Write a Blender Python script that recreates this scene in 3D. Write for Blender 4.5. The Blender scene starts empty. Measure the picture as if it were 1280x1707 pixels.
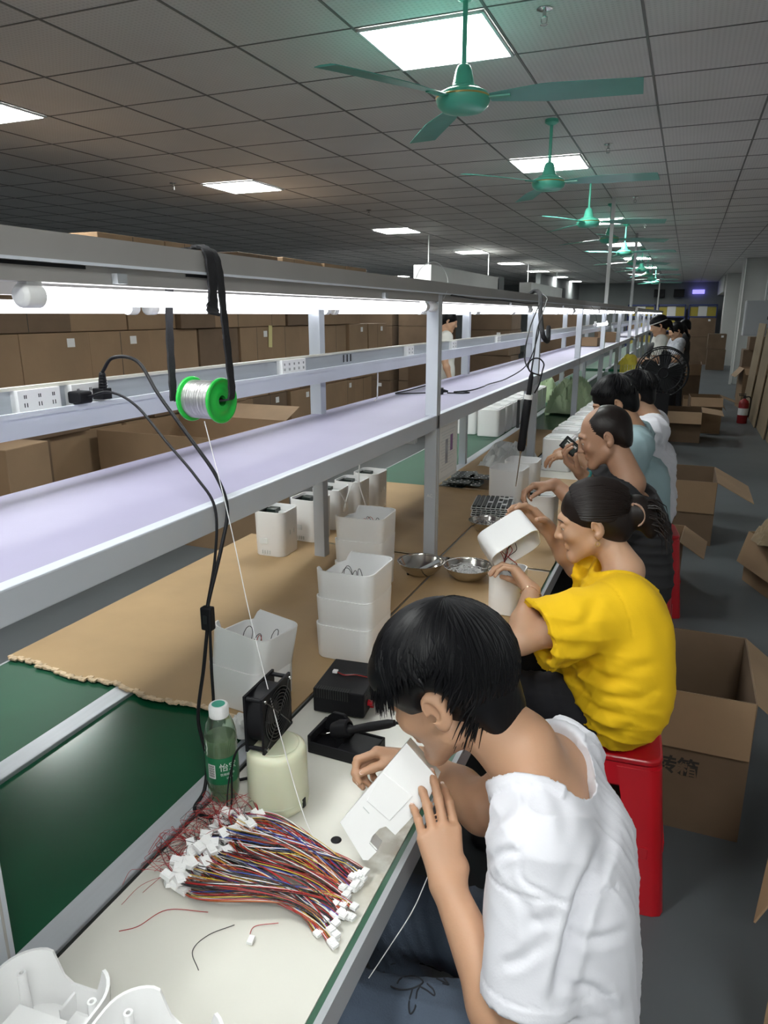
import bpy, math, random
import numpy as np
from mathutils import Vector, Matrix
random.seed(7); RNG = np.random.default_rng(7)
PI = math.pi; R = math.radians
S = bpy.context.scene
COL = S.collection

# ------------------------------------------------------------------ camera
cam_d = bpy.data.cameras.new('camera')
cam = bpy.data.objects.new('camera', cam_d); COL.objects.link(cam)
cam.location = (0, 0, 1.62)
cam.rotation_euler = (R(90-15.354), 0, R(22.206))
cam_d.sensor_fit = 'HORIZONTAL'; cam_d.sensor_width = 36
cam_d.lens = 36*1200/1280
cam_d.clip_start = .02; cam_d.clip_end = 100
S.camera = cam
# ------------------------------------------------------------------ light levels and exposure
S.view_settings.view_transform = 'Standard'
S.view_settings.look = 'None'
S.view_settings.gamma = 1
S.view_settings.use_curve_mapping = False
S.view_settings.exposure = 0.68
TUBE_E = 4.2       # fluorescent tubes over the bench
PANEL_E = 24.0      # recessed ceiling panels
W = bpy.data.worlds.new('world'); S.world = W; W.use_nodes = True
W.node_tree.nodes['Background'].inputs[0].default_value = (.75, .85, 1, 1)
W.node_tree.nodes['Background'].inputs[1].default_value = .12
S.cycles.max_bounces = 7
S.cycles.diffuse_bounces = 4
S.cycles.use_light_tree = True

# ------------------------------------------------------------------ materials
def new_mat(name):
    m = bpy.data.materials.new(name); m.use_nodes = True
    return m, m.node_tree, m.node_tree.nodes['Principled BSDF']
def mat(name, col, rough=.5, metal=0, var=0, vscale=8, bump=0, bscale=60, sss=0, emit=None, trans=0, spec=None,
        stretch=(1, 1, 1), alpha=1, coat=0):
    m, nt, b = new_mat(name); N = nt.nodes; L = nt.links
    b.inputs['Base Color'].default_value = (*col, 1)
    b.inputs['Roughness'].default_value = rough
    b.inputs['Metallic'].default_value = metal
    if spec is not None: b.inputs['Specular IOR Level'].default_value = spec
    if coat: b.inputs['Coat Weight'].default_value = coat
    if sss:
        b.inputs['Subsurface Weight'].default_value = sss
        b.inputs['Subsurface Radius'].default_value = (.012, .005, .003)
        b.inputs['Subsurface Scale'].default_value = 1
    if trans: b.inputs['Transmission Weight'].default_value = trans
    if alpha < 1: b.inputs['Alpha'].default_value = alpha
    if emit:
        b.inputs['Emission Color'].default_value = (*emit[0], 1); b.inputs['Emission Strength'].default_value = emit[1]
    if var or bump:
        tc = N.new('ShaderNodeTexCoord'); mp = N.new('ShaderNodeMapping'); mp.inputs['Scale'].default_value = stretch
        L.new(tc.outputs['Object'], mp.inputs[0])
    if var:
        n = N.new('ShaderNodeTexNoise'); n.inputs['Scale'].default_value = vscale; n.inputs['Detail'].default_value = 5
        L.new(mp.outputs[0], n.inputs[0])
        mx = N.new('ShaderNodeMix'); mx.data_type = 'RGBA'
        mx.inputs['A'].default_value = (*[max(0, c*(1-var)) for c in col], 1)
        mx.inputs['B'].default_value = (*[min(1, c*(1+var)) for c in col], 1)
        cr = N.new('ShaderNodeMapRange'); cr.inputs[1].default_value = .3; cr.inputs[2].default_value = .7
        L.new(n.outputs[0], cr.inputs[0]); L.new(cr.outputs[0], mx.inputs['Factor'])
        L.new(mx.outputs['Result'], b.inputs['Base Color'])
    if bump:
        n2 = N.new('ShaderNodeTexNoise'); n2.inputs['Scale'].default_value = bscale; n2.inputs['Detail'].default_value = 4
        L.new(mp.outputs[0], n2.inputs[0])
        bp = N.new('ShaderNodeBump'); bp.inputs['Strength'].default_value = bump; bp.inputs['Distance'].default_value = .01
        L.new(n2.outputs[0], bp.inputs['Height']); L.new(bp.outputs[0], b.inputs['Normal'])
    return m
M = {}
M['alu'] = mat('brushed aluminium', (.50, .53, .57), .42, .55, .06, 3, .03, 90, stretch=(20, 1, 20))
M['post'] = mat('white grey aluminium profile', (.54, .575, .63), .45, .25, .04, 4)
M['rail'] = mat('lamp rail anodised', (.40, .385, .37), .5, .3, .04, 6)
M['railwhite'] = mat('white trough', (.72, .76, .82), .45, .1, .04, 5)
M['shelf'] = mat('lilac laminate shelf', (.29, .275, .385), .5, 0, .05, 3)
M['cream'] = mat('cream laminate worktop', (.66, .65, .58), .28, 0, .05, 5)
M['belt'] = mat('dark green conveyor belt', (.006, .075, .034), .17, 0, .1, 4)
M['darkgap'] = mat('dark rubber', (.02, .022, .02), .6)
M['greenedge'] = mat('green edge tape', (.03, .1, .06), .4)
M['card'] = mat('brown carton board', (.27, .175, .10), .75, 0, .12, 3, .05, 40)
M['card2'] = mat('brown carton board darker', (.15, .098, .06), .8, 0, .12, 4, .05, 40)
M['cardin'] = mat('carton inside', (.2, .12, .07), .8, 0, .1, 3)
M['sheet'] = mat('kraft sheet', (.40, .265, .13), .62, 0, .07, 5, .12, 14)
M['frayed'] = mat('frayed kraft edge', (.55, .42, .28), .8, 0, .3, 60, .4, 60)
M['white'] = mat('white abs plastic', (.86, .86, .86), .32, 0, 0)
M['whitedull'] = mat('white plastic dull', (.72, .74, .74), .45)
M['black'] = mat('black plastic', (.010, .010, .012), .5, spec=.2)
M['blackmat'] = mat('black matt cloth', (.014, .014, .017), .85, 0, .3, 20, .2, 200)
M['blackmetal'] = mat('black painted metal', (.016, .018, .02), .45, .2)
M['steel'] = mat('polished steel', (.62, .60, .56), .18, 1)
M['grille'] = mat('dark wire grille', (.12, .12, .12), .3, .9)
M['solder'] = mat('wound solder', (.50, .50, .49), .36, .9, .06, 3, .35, 260, stretch=(1, .02, .02))
M['greenpl'] = mat('bright green plastic', (.02, .48, .06), .28, sss=0)
M['reddull'] = mat('extinguisher red', (.22, .006, .01), .5)
M['red'] = mat('red plastic', (.52, .008, .018), .28, coat=.2)
M['label'] = mat('white paper label', (.75, .75, .74), .7)
M['yellowlab'] = mat('yellow paper tag', (.62, .55, .25), .7)
M['ink'] = mat('black print', (.03, .025, .02), .7)
M['fan'] = mat('mint green fan enamel', (.10, .50, .36), .3, 0, .05, 6)
M['fanblade'] = mat('fan blade enamel', (.08, .34, .28), .35, 0, .1, 5)
M['gold'] = mat('gold ring', (.65, .5, .18), .3, .9)
M['chrome'] = mat('chrome', (.55, .55, .55), .2, 1)
M['skin'] = mat('skin', (.50, .285, .175), .5, 0, .05, 12, .04, 180, sss=.12)
M['skin2'] = mat('skin fairer', (.54, .325, .21), .5, 0, .05, 12, .04, 180, sss=.12)
M['skin3'] = mat('skin tanned', (.42, .235, .15), .5, 0, .05, 12, .04, 180, sss=.12)
M['hair'] = mat('black hair', (.003, .003, .004), .45, spec=.2)
M['hairb'] = mat('dark brown hair', (.012, .008, .007), .42, spec=.3)
M['tee'] = mat('white cotton', (.66, .66, .71), .85, 0, .015, 5, .06, 350)
M['yellow'] = mat('yellow cotton', (.92, .565, .004), .85, 0, .03, 5, .06, 350)
M['teeblack'] = mat('black cotton', (.02, .02, .023), .85, 0, .1, 5, .06, 350)
M['blue'] = mat('pale blue cotton', (.30, .42, .45), .85, 0, .05, 5, .06, 300)
M['jeans'] = mat('dark denim', (.055, .075, .11), .85, 0, .25, 7, .25, 320)
M['stitch'] = mat('embroidery thread', (.012, .014, .02), .8)
M['dark'] = mat('dark trousers', (.012, .012, .016), .9)
M['nail'] = mat('finger nail', (.66, .45, .37), .3)
M['eyew'] = mat('eye white', (.7, .68, .66), .2)
M['tan'] = mat('tan resin', (.42, .27, .2), .35)
M['bracelet'] = mat('gold bracelet', (.6, .38, .25), .3, .8)
M['teal'] = mat('teal strap', (.02, .16, .15), .5)
M['cream2'] = mat('milky plastic', (.66, .67, .50), .35, 0, .04, 3, sss=.2)
M['greentop'] = mat('green cap print', (.05, .35, .25), .5)
M['bottle'] = mat('clear green pet', (.80, .92, .80), .05, trans=.97)
M['btlabel'] = mat('green bottle label', (.01, .15, .06), .35)
M['water'] = mat('tinted drink', (.42, .58, .34), .15, trans=.55)
M['greenside'] = mat('green side top', (.008, .08, .04), .5, 0, .1, 4)
M['pcb'] = mat('dark circuit board', (.012, .022, .018), .4, 0, .3, 90)
M['pale'] = mat('pale grey plastic', (.6, .62, .62), .5)
M['wallgrey'] = mat('painted wall', (.42, .43, .43), .7, 0, .04, 2)
M['wallwhite'] = mat('white painted column', (.62, .63, .61), .6, 0, .04, 2)
M['wallfar'] = mat('grey far wall', (.24, .26, .26), .8, 0, .06, 1)
M['rackblue'] = mat('blue rack steel', (.04, .06, .2), .5)
M['boxyellow'] = mat('yellow bin plastic', (.42, .34, .05), .6)
M['boxgrey'] = mat('grey enclosure paint', (.38, .40, .42), .5, .1)
M['wood'] = mat('raw board', (.22, .165, .10), .8, 0, .15, 4, .1, 30, stretch=(6, 6, 1))
M['palegreen'] = mat('pale green film', (.38, .50, .30), .5)
M['apron'] = mat('yellow apron', (.55, .48, .06), .8)
M['shirtfar'] = mat('white work shirt', (.66, .66, .62), .9)
M['greyfar'] = mat('grey checked shirt', (.33, .34, .38), .9, 0, .3, 30)
M['tube'] = mat('lit tube', (1, 1, 1), .4, emit=((.93, .95, 1.0), TUBE_E))
M['panel'] = mat('lit panel', (1, 1, 1), .4, emit=((.97, 1.0, .97), PANEL_E))
M['led'] = mat('blue led sign', (.1, .1, .5), .4, emit=((.25, .22, 1.0), 1.2))
for nm, c in dict(w_red=(.35, .012, .012), w_black=(.012, .012, .014), w_white=(.7, .7, .7), w_yellow=(.55, .38, .03), w_blue=(.02, .05, .30),
                  w_brown=(.16, .05, .025), w_orange=(.5, .13, .02), w_violet=(.16, .05, .22)).items():
    M[nm] = mat(nm.replace('w_', 'insulation '), c, .4)

# ------------------------------------------------------------------ mesh builder
class MB:
    def __init__(s): s.v = []; s.f = []; s.mi = []; s.mats = []; s.sm = []
    def m(s, mt):
        if mt not in s.mats: s.mats.append(mt)
        return s.mats.index(mt)
    def add(s, vs, fs, mt='white', smooth=False):
        k = len(s.v); s.v += [tuple(v) for v in vs]; i = s.m(mt)
        for f in fs: s.f.append(tuple(a+k for a in f)); s.mi.append(i); s.sm.append(smooth)
    def box(s, lo, hi, mt='white', T=None):
        x0, y0, z0 = lo; x1, y1, z1 = hi
        vs = [(x0,y0,z0),(x1,y0,z0),(x1,y1,z0),(x0,y1,z0),(x0,y0,z1),(x1,y0,z1),(x1,y1,z1),(x0,y1,z1)]
        if T is not None: vs = [T @ Vector(v) for v in vs]
        s.add(vs, [(0,3,2,1),(4,5,6,7),(0,1,5,4),(1,2,6,5),(2,3,7,6),(3,0,4,7)], mt)
    def tube(s, pts, r, mt='black', n=8, caps=True, flat=1):
        pts = [Vector(p) for p in pts]
        if not hasattr(r, '__len__'): r = [r]*len(pts)
        rings = []; up = None
        for i, p in enumerate(pts):
            a = pts[max(0, i-1)]; b = pts[min(len(pts)-1, i+1)]
            t = (b-a)
            if t.length < 1e-9: t = Vector((0, 0, 1))
            t.normalize()
            if up is None:
                up = Vector((0, 0, 1)) if abs(t.z) < .9 else Vector((1, 0, 0))
            sd = t.cross(up)
            if sd.length < 1e-6: sd = t.cross(Vector((.3, .8, .5)))
            sd.normalize(); up = sd.cross(t).normalized()
            rings.append([p+(sd*math.cos(q)+up*math.sin(q)*flat)*r[i] for q in [2*PI*j/n for j in range(n)]])
        vs = [v for rg in rings for v in rg]; fs = []
        for i in range(len(pts)-1):
            for j in range(n):
                fs.append((i*n+j, i*n+(j+1) % n, (i+1)*n+(j+1) % n, (i+1)*n+j))
        if caps: fs += [tuple(range(n))[::-1], tuple((len(pts)-1)*n+j for j in range(n))]
        s.add(vs, fs, mt, True)
    def lathe(s, prof, n=32, mt='white', T=None, closed=False):
        vs = []; fs = []
        for (r, z) in prof:
            for j in range(n):
                a = 2*PI*j/n; vs.append(Vector((r*math.cos(a), r*math.sin(a), z)))
        if T is not None: vs = [T @ v for v in vs]
        for i in range(len(prof)-1):
            for j in range(n): fs.append((i*n+j, i*n+(j+1) % n, (i+1)*n+(j+1) % n, (i+1)*n+j))
        if closed: fs += [tuple(range(n))[::-1], tuple((len(prof)-1)*n+j for j in range(n))]
        s.add(vs, fs, mt, True)
    def prism(s, outline, z0, z1, mt='white', T=None, smooth=False):
        n = len(outline); vs = [Vector((x, y, z0)) for x, y in outline]+[Vector((x, y, z1)) for x, y in outline]
        if T is not None: vs = [T @ v for v in vs]
        s.add(vs, [tuple(range(n))[::-1], tuple(range(n, 2*n))]+[(i, (i+1) % n, n+(i+1) % n, n+i) for i in range(n)], mt, smooth)
    def build(s, name, parent=None, loc=None, bevel=0, seg=2, auto=True):
        me = bpy.data.meshes.new(name); me.from_pydata(s.v, [], s.f)
        for k in s.mats: me.materials.append(M[k])
        me.polygons.foreach_set('material_index', s.mi); me.polygons.foreach_set('use_smooth', s.sm)
        me.update()
        o = bpy.data.objects.new(name, me); COL.objects.link(o)
        if loc is not None: o.location = loc
        if parent is not None: o.parent = parent
        if bevel:
            b = o.modifiers.new('bevel', 'BEVEL'); b.width = bevel; b.segments = seg; b.limit_method = 'ANGLE'; b.harden_normals = False
        if auto and any(s.sm):
            try: me.set_sharp_from_angle(angle=R(50))
            except Exception: pass
        return o
def tag(o, label=None, cat=None, group=None, kind=None):
    if label: o['label'] = label
    if cat: o['category'] = cat
    if group: o['group'] = group
    if kind: o['kind'] = kind
    return o
def thing(name, label, cat, loc=(0, 0, 0), rz=0, group=None):
    o = bpy.data.objects.new(name, None); o.empty_display_size = .05; COL.objects.link(o)
    o.location = loc; o.rotation_euler = (0, 0, rz)
    return tag(o, label, cat, group)
def dup(root, loc=None, rz=None, label=None, group=None, rot=None, scale=None):
    r = root.copy(); COL.objects.link(r)
    if loc is not None: r.location = loc
    if rz is not None: r.rotation_euler = (0, 0, rz)
    if rot is not None: r.rotation_euler = rot
    if scale is not None: r.scale = scale
    if label: r['label'] = label
    if group: r['group'] = group
    for ch in list(root.children):
        c = ch.copy(); COL.objects.link(c); c.parent = r
        for g in ch.children:
            d = g.copy(); COL.objects.link(d); d.parent = c
    return r
def ordn(i, total=None):
    return ['nearest', 'second', 'third', 'fourth', 'fifth', 'sixth', 'seventh', 'eighth', 'ninth', 'tenth', 'eleventh', 'twelfth', 'thirteenth',
            'fourteenth', 'fifteenth', 'sixteenth', 'seventeenth', 'eighteenth', 'nineteenth', 'twentieth', 'twenty-first', 'twenty-second', 'twenty-third', 'twenty-fourth'][i]
def bez(a, b, c, d, n):
    a, b, c, d = map(Vector, (a, b, c, d))
    return [a*(1-t)**3+b*3*t*(1-t)**2+c*3*t*t*(1-t)+d*t**3 for t in [i/n for i in range(n+1)]]
def spline(pts, n=8):
    P = [Vector(p) for p in pts]; P = [P[0]*2-P[1]]+P+[P[-1]*2-P[-2]]; out = []
    for i in range(1, len(P)-2):
        for k in range(n):
            t = k/n; a, b, c, d = P[i-1:i+3]
            out.append(.5*((2*b)+(c-a)*t+(2*a-5*b+4*c-d)*t*t+(3*b-a-3*c+d)*t**3))
    out.append(P[-2]); return out
def frame(loc, x=None, y=None, z=None):
    """matrix from two of the axes (first given is exact)"""
    if z is not None and x is not None:
        z = Vector(z).normalized(); x = Vector(x); x = (x-z*x.dot(z)).normalized(); y = z.cross(x)
    elif x is not None and y is not None:
        x = Vector(x).normalized(); y = Vector(y); y = (y-x*y.dot(x)).normalized(); z = x.cross(y)
    m = Matrix.Identity(4)
    for i in range(3): m[i][0] = x[i]; m[i][1] = y[i]; m[i][2] = z[i]; m[i][3] = loc[i]
    return m
def rrect(w, d, r, n=5):
    out = []
    for cx, cy, a0 in ((w/2-r, d/2-r, 0), (-w/2+r, d/2-r, 90), (-w/2+r, -d/2+r, 180), (w/2-r, -d/2+r, 270)):
        for k in range(n+1):
            a = R(a0+90*k/n); out.append((cx+r*math.cos(a), cy+r*math.sin(a)))
    return out
def text_mesh(txt, size, mt, name, parent, T, depth=.0004, align='CENTER', shear=0, bold=0):
    cu = bpy.data.curves.new(name, 'FONT'); cu.body = txt; cu.size = size; cu.extrude = depth; cu.align_x = align; cu.align_y = 'CENTER'; cu.shear = shear; cu.offset = bold
    to = bpy.data.objects.new('t', cu); COL.objects.link(to)
    dg = bpy.context.evaluated_depsgraph_get(); me = bpy.data.meshes.new_from_object(to.evaluated_get(dg))
    bpy.data.objects.remove(to)
    me.materials.clear(); me.materials.append(M[mt]); me.transform(T)
    o = bpy.data.objects.new(name, me); COL.objects.link(o)
    if parent is not None: o.parent = parent
    return o
# ================================================================== SETTING
CZ = 2.88
def struct(name, mb, parent=None, **k):
    o = mb.build(name, parent, **k)
    if parent is None: o['kind'] = 'structure'
    return o
X0, X1, Y0, Y1 = -16.0, 1.62, -3.2, 33.0
# floor: grey blue epoxy
m, nt, b = new_mat('floor epoxy'); N, L = nt.nodes, nt.links
tc = N.new('ShaderNodeTexCoord'); n1 = N.new('ShaderNodeTexNoise'); n1.inputs['Scale'].default_value = .9; n1.inputs['Detail'].default_value = 6
L.new(tc.outputs['Object'], n1.inputs[0]); cr = N.new('ShaderNodeValToRGB')
cr.color_ramp.elements[0].position = .3; cr.color_ramp.elements[0].color = (.072, .082, .09, 1)
cr.color_ramp.elements[1].position = .7; cr.color_ramp.elements[1].color = (.11, .125, .135, 1)
L.new(n1.outputs[0], cr.inputs[0]); L.new(cr.outputs[0], b.inputs['Base Color']); b.inputs['Roughness'].default_value = .42
M['floor'] = m
m, nt, b = new_mat('worn cream worktop'); N, L = nt.nodes, nt.links
tc = N.new('ShaderNodeTexCoord'); sp_ = N.new('ShaderNodeSeparateXYZ'); L.new(tc.outputs['Object'], sp_.inputs[0])
n1 = N.new('ShaderNodeTexNoise'); n1.inputs['Scale'].default_value = 22; n1.inputs['Detail'].default_value = 8; L.new(tc.outputs['Object'], n1.inputs[0])
mr = N.new('ShaderNodeMapRange'); mr.inputs[1].default_value = .53; mr.inputs[2].default_value = .60; L.new(sp_.outputs['X'], mr.inputs[0])
ad = N.new('ShaderNodeMath'); ad.operation = 'MULTIPLY'; L.new(mr.outputs[0], ad.inputs[0])
m2 = N.new('ShaderNodeMapRange'); m2.inputs[1].default_value = .40; m2.inputs[2].default_value = .58; L.new(n1.outputs[0], m2.inputs[0]); L.new(m2.outputs[0], ad.inputs[1])
mx = N.new('ShaderNodeMix'); mx.data_type = 'RGBA'; mx.inputs['A'].default_value = (.66, .65, .59, 1); mx.inputs['B'].default_value = (.30, .25, .17, 1)
my = N.new('ShaderNodeMapRange'); my.inputs[1].default_value = -4.88; my.inputs[2].default_value = -4.72; L.new(sp_.outputs['Y'], my.inputs[0])
am = N.new('ShaderNodeMath'); am.operation = 'MULTIPLY'; L.new(ad.outputs[0], am.inputs[0]); L.new(my.outputs[0], am.inputs[1]); L.new(am.outputs[0], mx.inputs['Factor']); L.new(mx.outputs['Result'], b.inputs['Base Color']); b.inputs['Roughness'].default_value = .3
M['worktop'] = m
# ceiling tiles: fine perforation pattern
m, nt, b = new_mat('ceiling tile'); N, L = nt.nodes, nt.links
tc = N.new('ShaderNodeTexCoord'); ck = N.new('ShaderNodeTexVoronoi'); ck.inputs['Scale'].default_value = 42; ck.inputs['Randomness'].default_value = 0
L.new(tc.outputs['Object'], ck.inputs[0])
n1 = N.new('ShaderNodeTexNoise'); n1.inputs['Scale'].default_value = 1.3; L.new(tc.outputs['Object'], n1.inputs[0])
cr = N.new('ShaderNodeValToRGB'); cr.color_ramp.elements[0].position = .22; cr.color_ramp.elements[0].color = (.66, .635, .62, 1)
cr.color_ramp.elements[1].position = .34; cr.color_ramp.elements[1].color = (.76, .735, .72, 1)
L.new(ck.outputs['Distance'], cr.inputs[0])
mx = N.new('ShaderNodeMix'); mx.data_type = 'RGBA'; mx.blend_type = 'MULTIPLY'; mx.inputs['Factor'].default_value = .25
L.new(cr.outputs[0], mx.inputs['A']); L.new(n1.outputs[0], mx.inputs['B']); L.new(mx.outputs['Result'], b.inputs['Base Color'])
bp = N.new('ShaderNodeBump'); bp.inputs['Strength'].default_value = .25; bp.inputs['Distance'].default_value = .004
L.new(ck.outputs['Distance'], bp.inputs['Height']); L.new(bp.outputs[0], b.inputs['Normal']); b.inputs['Roughness'].default_value = .55
M['ceil'] = m
M['tbar'] = mat('ceiling grid bar', (.16, .155, .15), .5)

mb = MB(); mb.box((X0, Y0, -.1), (X1, Y1, 0), 'floor'); struct('floor', mb)
mb = MB(); mb.box((X0, Y0, CZ), (X1, Y1, CZ+.1), 'ceil'); struct('ceiling', mb)
mb = MB()
k = -26
while k < 5:
    x = -.93+.62*k
    if X0 < x < X1: mb.box((x-.006, Y0, CZ-.004), (x+.006, Y1, CZ+.002), 'tbar')
    k += 1
k = -11
while k < 50:
    y = 3.42+.62*k
    if Y0 < y < Y1: mb.box((X0, y-.004, CZ-.003), (X1, y+.004, CZ+.002), 'tbar')
    k += 1
struct('trim_1', mb)
mb = MB(); mb.box((X0, Y1, 0), (X1, Y1+.1, CZ), 'wallfar'); struct('wall_back', mb)
mb = MB(); mb.box((X1, Y0, 0), (X1+.1, Y1, CZ), 'wallgrey'); struct('wall_right', mb)
mb = MB(); mb.box((X0-.1, Y0, 0), (X0, Y1, CZ), 'wallfar'); struct('wall_left', mb)
mb = MB(); mb.box((X0, Y0-.1, 0), (X1, Y0, CZ), 'wallgrey'); struct('wall_front', mb)
# columns standing out of the right wall
for i, (ya, yb, xa) in enumerate([(19.4, 20.3, 1.12), (26.5, 27.3, 1.02)]):
    mb = MB(); mb.box((xa, ya, 0), (X1, yb, CZ), 'wallwhite'); struct('trim_%d' % (i+2), mb, bevel=.01)
mb = MB(); mb.box((.98, 27.4, 2.35), (X1, Y1, CZ), 'wallwhite'); struct('trim_4', mb)
# partition wall in the left depth of the hall
mb = MB(); mb.box((-4.6, 24.0, 0), (-4.45, Y1, CZ), 'wallfar'); struct('trim_5', mb)

# ---- recessed ceiling light panels
def make_panel():
    t = thing('ceiling_light', '', 'ceiling light')
    f = MB(); a = .3
    for q in ((-a, -a, a, -a+.014), (-a, a-.014, a, a), (-a, -a, -a+.014, a), (a-.014, -a, a, a)):
        f.box((q[0], q[1], -.012), (q[2], q[3], 0), 'pale')
    f.build('frame', t)
    d = MB(); d.box((-a+.014, -a+.014, -.008), (a-.014, a-.014, -.001), 'panel'); d.build('diffuser', t)
    return t
rowA = [3.73, 6.83, 11.17, 14.89, 18.61, 22.33, 26.05, 29.8]
rowB = [3.73, 6.83, 11.17, 15.51, 19.23, 22.95, 26.67, 30.4]
rowC = [4.97, 10.55, 16.13, 20.47, 24.19, 28.53]
p0 = None
for nm, xx, ys in (('over the fan row', -1.24, rowA), ('over the carton wall', -4.34, rowB), ('over the far left hall', -9.3, rowC),
                   ):
    for i, y in enumerate(ys):
        lab = 'square white ceiling light panel %s, %s from the camera' % (nm, ordn(i) if i else 'nearest')
        if i == 0: lab = lab.replace('nearest from', 'nearest to')
        if p0 is None:
            p0 = make_panel(); p0.location = (xx, y, CZ-.003); o = p0
        else: o = dup(p0, (xx, y, CZ-.003))
        o['label'] = lab; o['group'] = 'recessed ceiling light panels'
for i, (xx, y) in enumerate([(-1.24, .63), (-4.34, .63), (-1.24, -1.85), (.62, -.61), (.62, -2.47)]):  # the aisle panels are added as fill, brightening faces turned to the camera
    o = dup(p0, (xx, y, CZ-.003)); o['label'] = 'square ceiling light panel behind the photographer, %s' % ['over the bench', 'over the cartons', 'by the front wall', 'added as fill light above the aisle', 'added as fill light above the aisle end'][i]

# ---- ceiling fans
def make_fan():
    t = thing('ceiling_fan', '', 'ceiling fan')
    a = MB(); a.tube([(0, 0, 0), (0, 0, -.285)], .0105, 'fan', 14); a.build('rod', t)
    a = MB(); a.lathe([(.0, 0), (.045, 0), (.045, -.02), (.02, -.035), (.0, -.035)], 24, 'fan'); a.build('ceiling_cup', t)
    a = MB(); a.lathe([(.015, -.262), (.026, -.268), (.034, -.285), (.046, -.34), (.052, -.348), (.07, -.352), (.07, -.357), (.03, -.36)], 32, 'fan'); a.build('cone_cover', t)
    a = MB(); a.lathe([(.02, -.352), (.075, -.358), (.104, -.372), (.112, -.385), (.113, -.398), (.106, -.418), (.085, -.436), (.05, -.443), (.0, -.445)], 40, 'fan')
    a.lathe([(.1135, -.385), (.116, -.387), (.1135, -.392)], 40, 'gold'); a.build('motor_housing', t)
    for k in range(3):
        an = R(120*k); T = Matrix.Rotation(an, 4, 'Z')
        bl = MB(); n = 14; vs = []
        for i in range(n+1):
            u = i/n; x = .115+.6*u
            w = .03+.046*min(1, u*2.6)-.008*u; pitch = R(-13+4*u)
            for yy, zz in ((-w, 0), (-w*.4, .004), (w*.5, .004), (w, 0), (w, -.0025), (-w, -.0025)):
                vs.append(T @ Vector((x, yy*math.cos(pitch), -.392+yy*math.sin(pitch)+zz-.012*u*u)))
        fs = []
        for i in range(n):
            for j in range(6): fs.append((i*6+j, i*6+(j+1) % 6, (i+1)*6+(j+1) % 6, (i+1)*6+j))
        fs += [(5, 4, 3, 2, 1, 0), tuple(n*6+j for j in range(6))]
        bl.add(vs, fs, 'fanblade'); bl.box((.09, -.018, -.397), (.2, .018, -.391), 'fan', T); bl.build('blade', t)
    return t
f0 = None
for i, (y, a, xx) in enumerate([(3.24, 3, -.965), (5.38, -5, -.98), (7.72, 8, -1.0), (9.5, 28, -.97), (11.6, -12, -.96), (13.8, 40, -.97), (16.0, 15, -.97), (18.2, 0, -.97), (20.4, 30, -.97), (22.6, 10, -.97)]):
    lab = 'mint green three-blade ceiling fan over the bench, %s in the row' % ordn(i)
    if f0 is None: f0 = make_fan(); f0.location = (xx, y, CZ-.0); f0.rotation_euler = (0, 0, R(a)); o = f0
    else: o = dup(f0, (xx, y, CZ), R(a))
    o['label'] = lab; o['group'] = 'ceiling fans above the bench'
# ---- sprinklers
s0 = None
for i, (x, y, l) in enumerate([(-.70, 3.53, 'beside the nearest fan'), (-.70, 6.27, 'right of the second fan'), (-.68, 9.06, 'right of the third fan'), (-.70, 11.6, 'right of the fourth fan'),
                               (-4.88, 6.4, 'on the left ceiling above the cartons'), (-3.84, 8.9, 'on the middle of the left ceiling')]):
    if s0 is None:
        s0 = thing('fire_sprinkler', '', 'sprinkler'); a = MB()
        a.lathe([(0, 0), (.032, 0), (.034, -.004), (.02, -.008), (.0, -.008)], 24, 'chrome'); a.build('flange', s0)
        a = MB(); a.tube([(0, 0, -.006), (0, 0, -.03)], .008, 'chrome', 10)
        for sx in (-1, 1): a.tube([(0, 0, -.03), (sx*.013, 0, -.034), (sx*.011, 0, -.055), (0, 0, -.06)], .0025, 'chrome', 6)
        a.lathe([(0, -.06), (.016, -.061), (.016, -.063), (0, -.063)], 16, 'chrome'); a.build('sprinkler_head', s0); o = s0; o.location = (x, y, CZ)
    else: o = dup(s0, (x, y, CZ))
    o['label'] = 'small chrome fire sprinkler hanging from the ceiling '+l; o['group'] = 'ceiling sprinklers'
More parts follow.
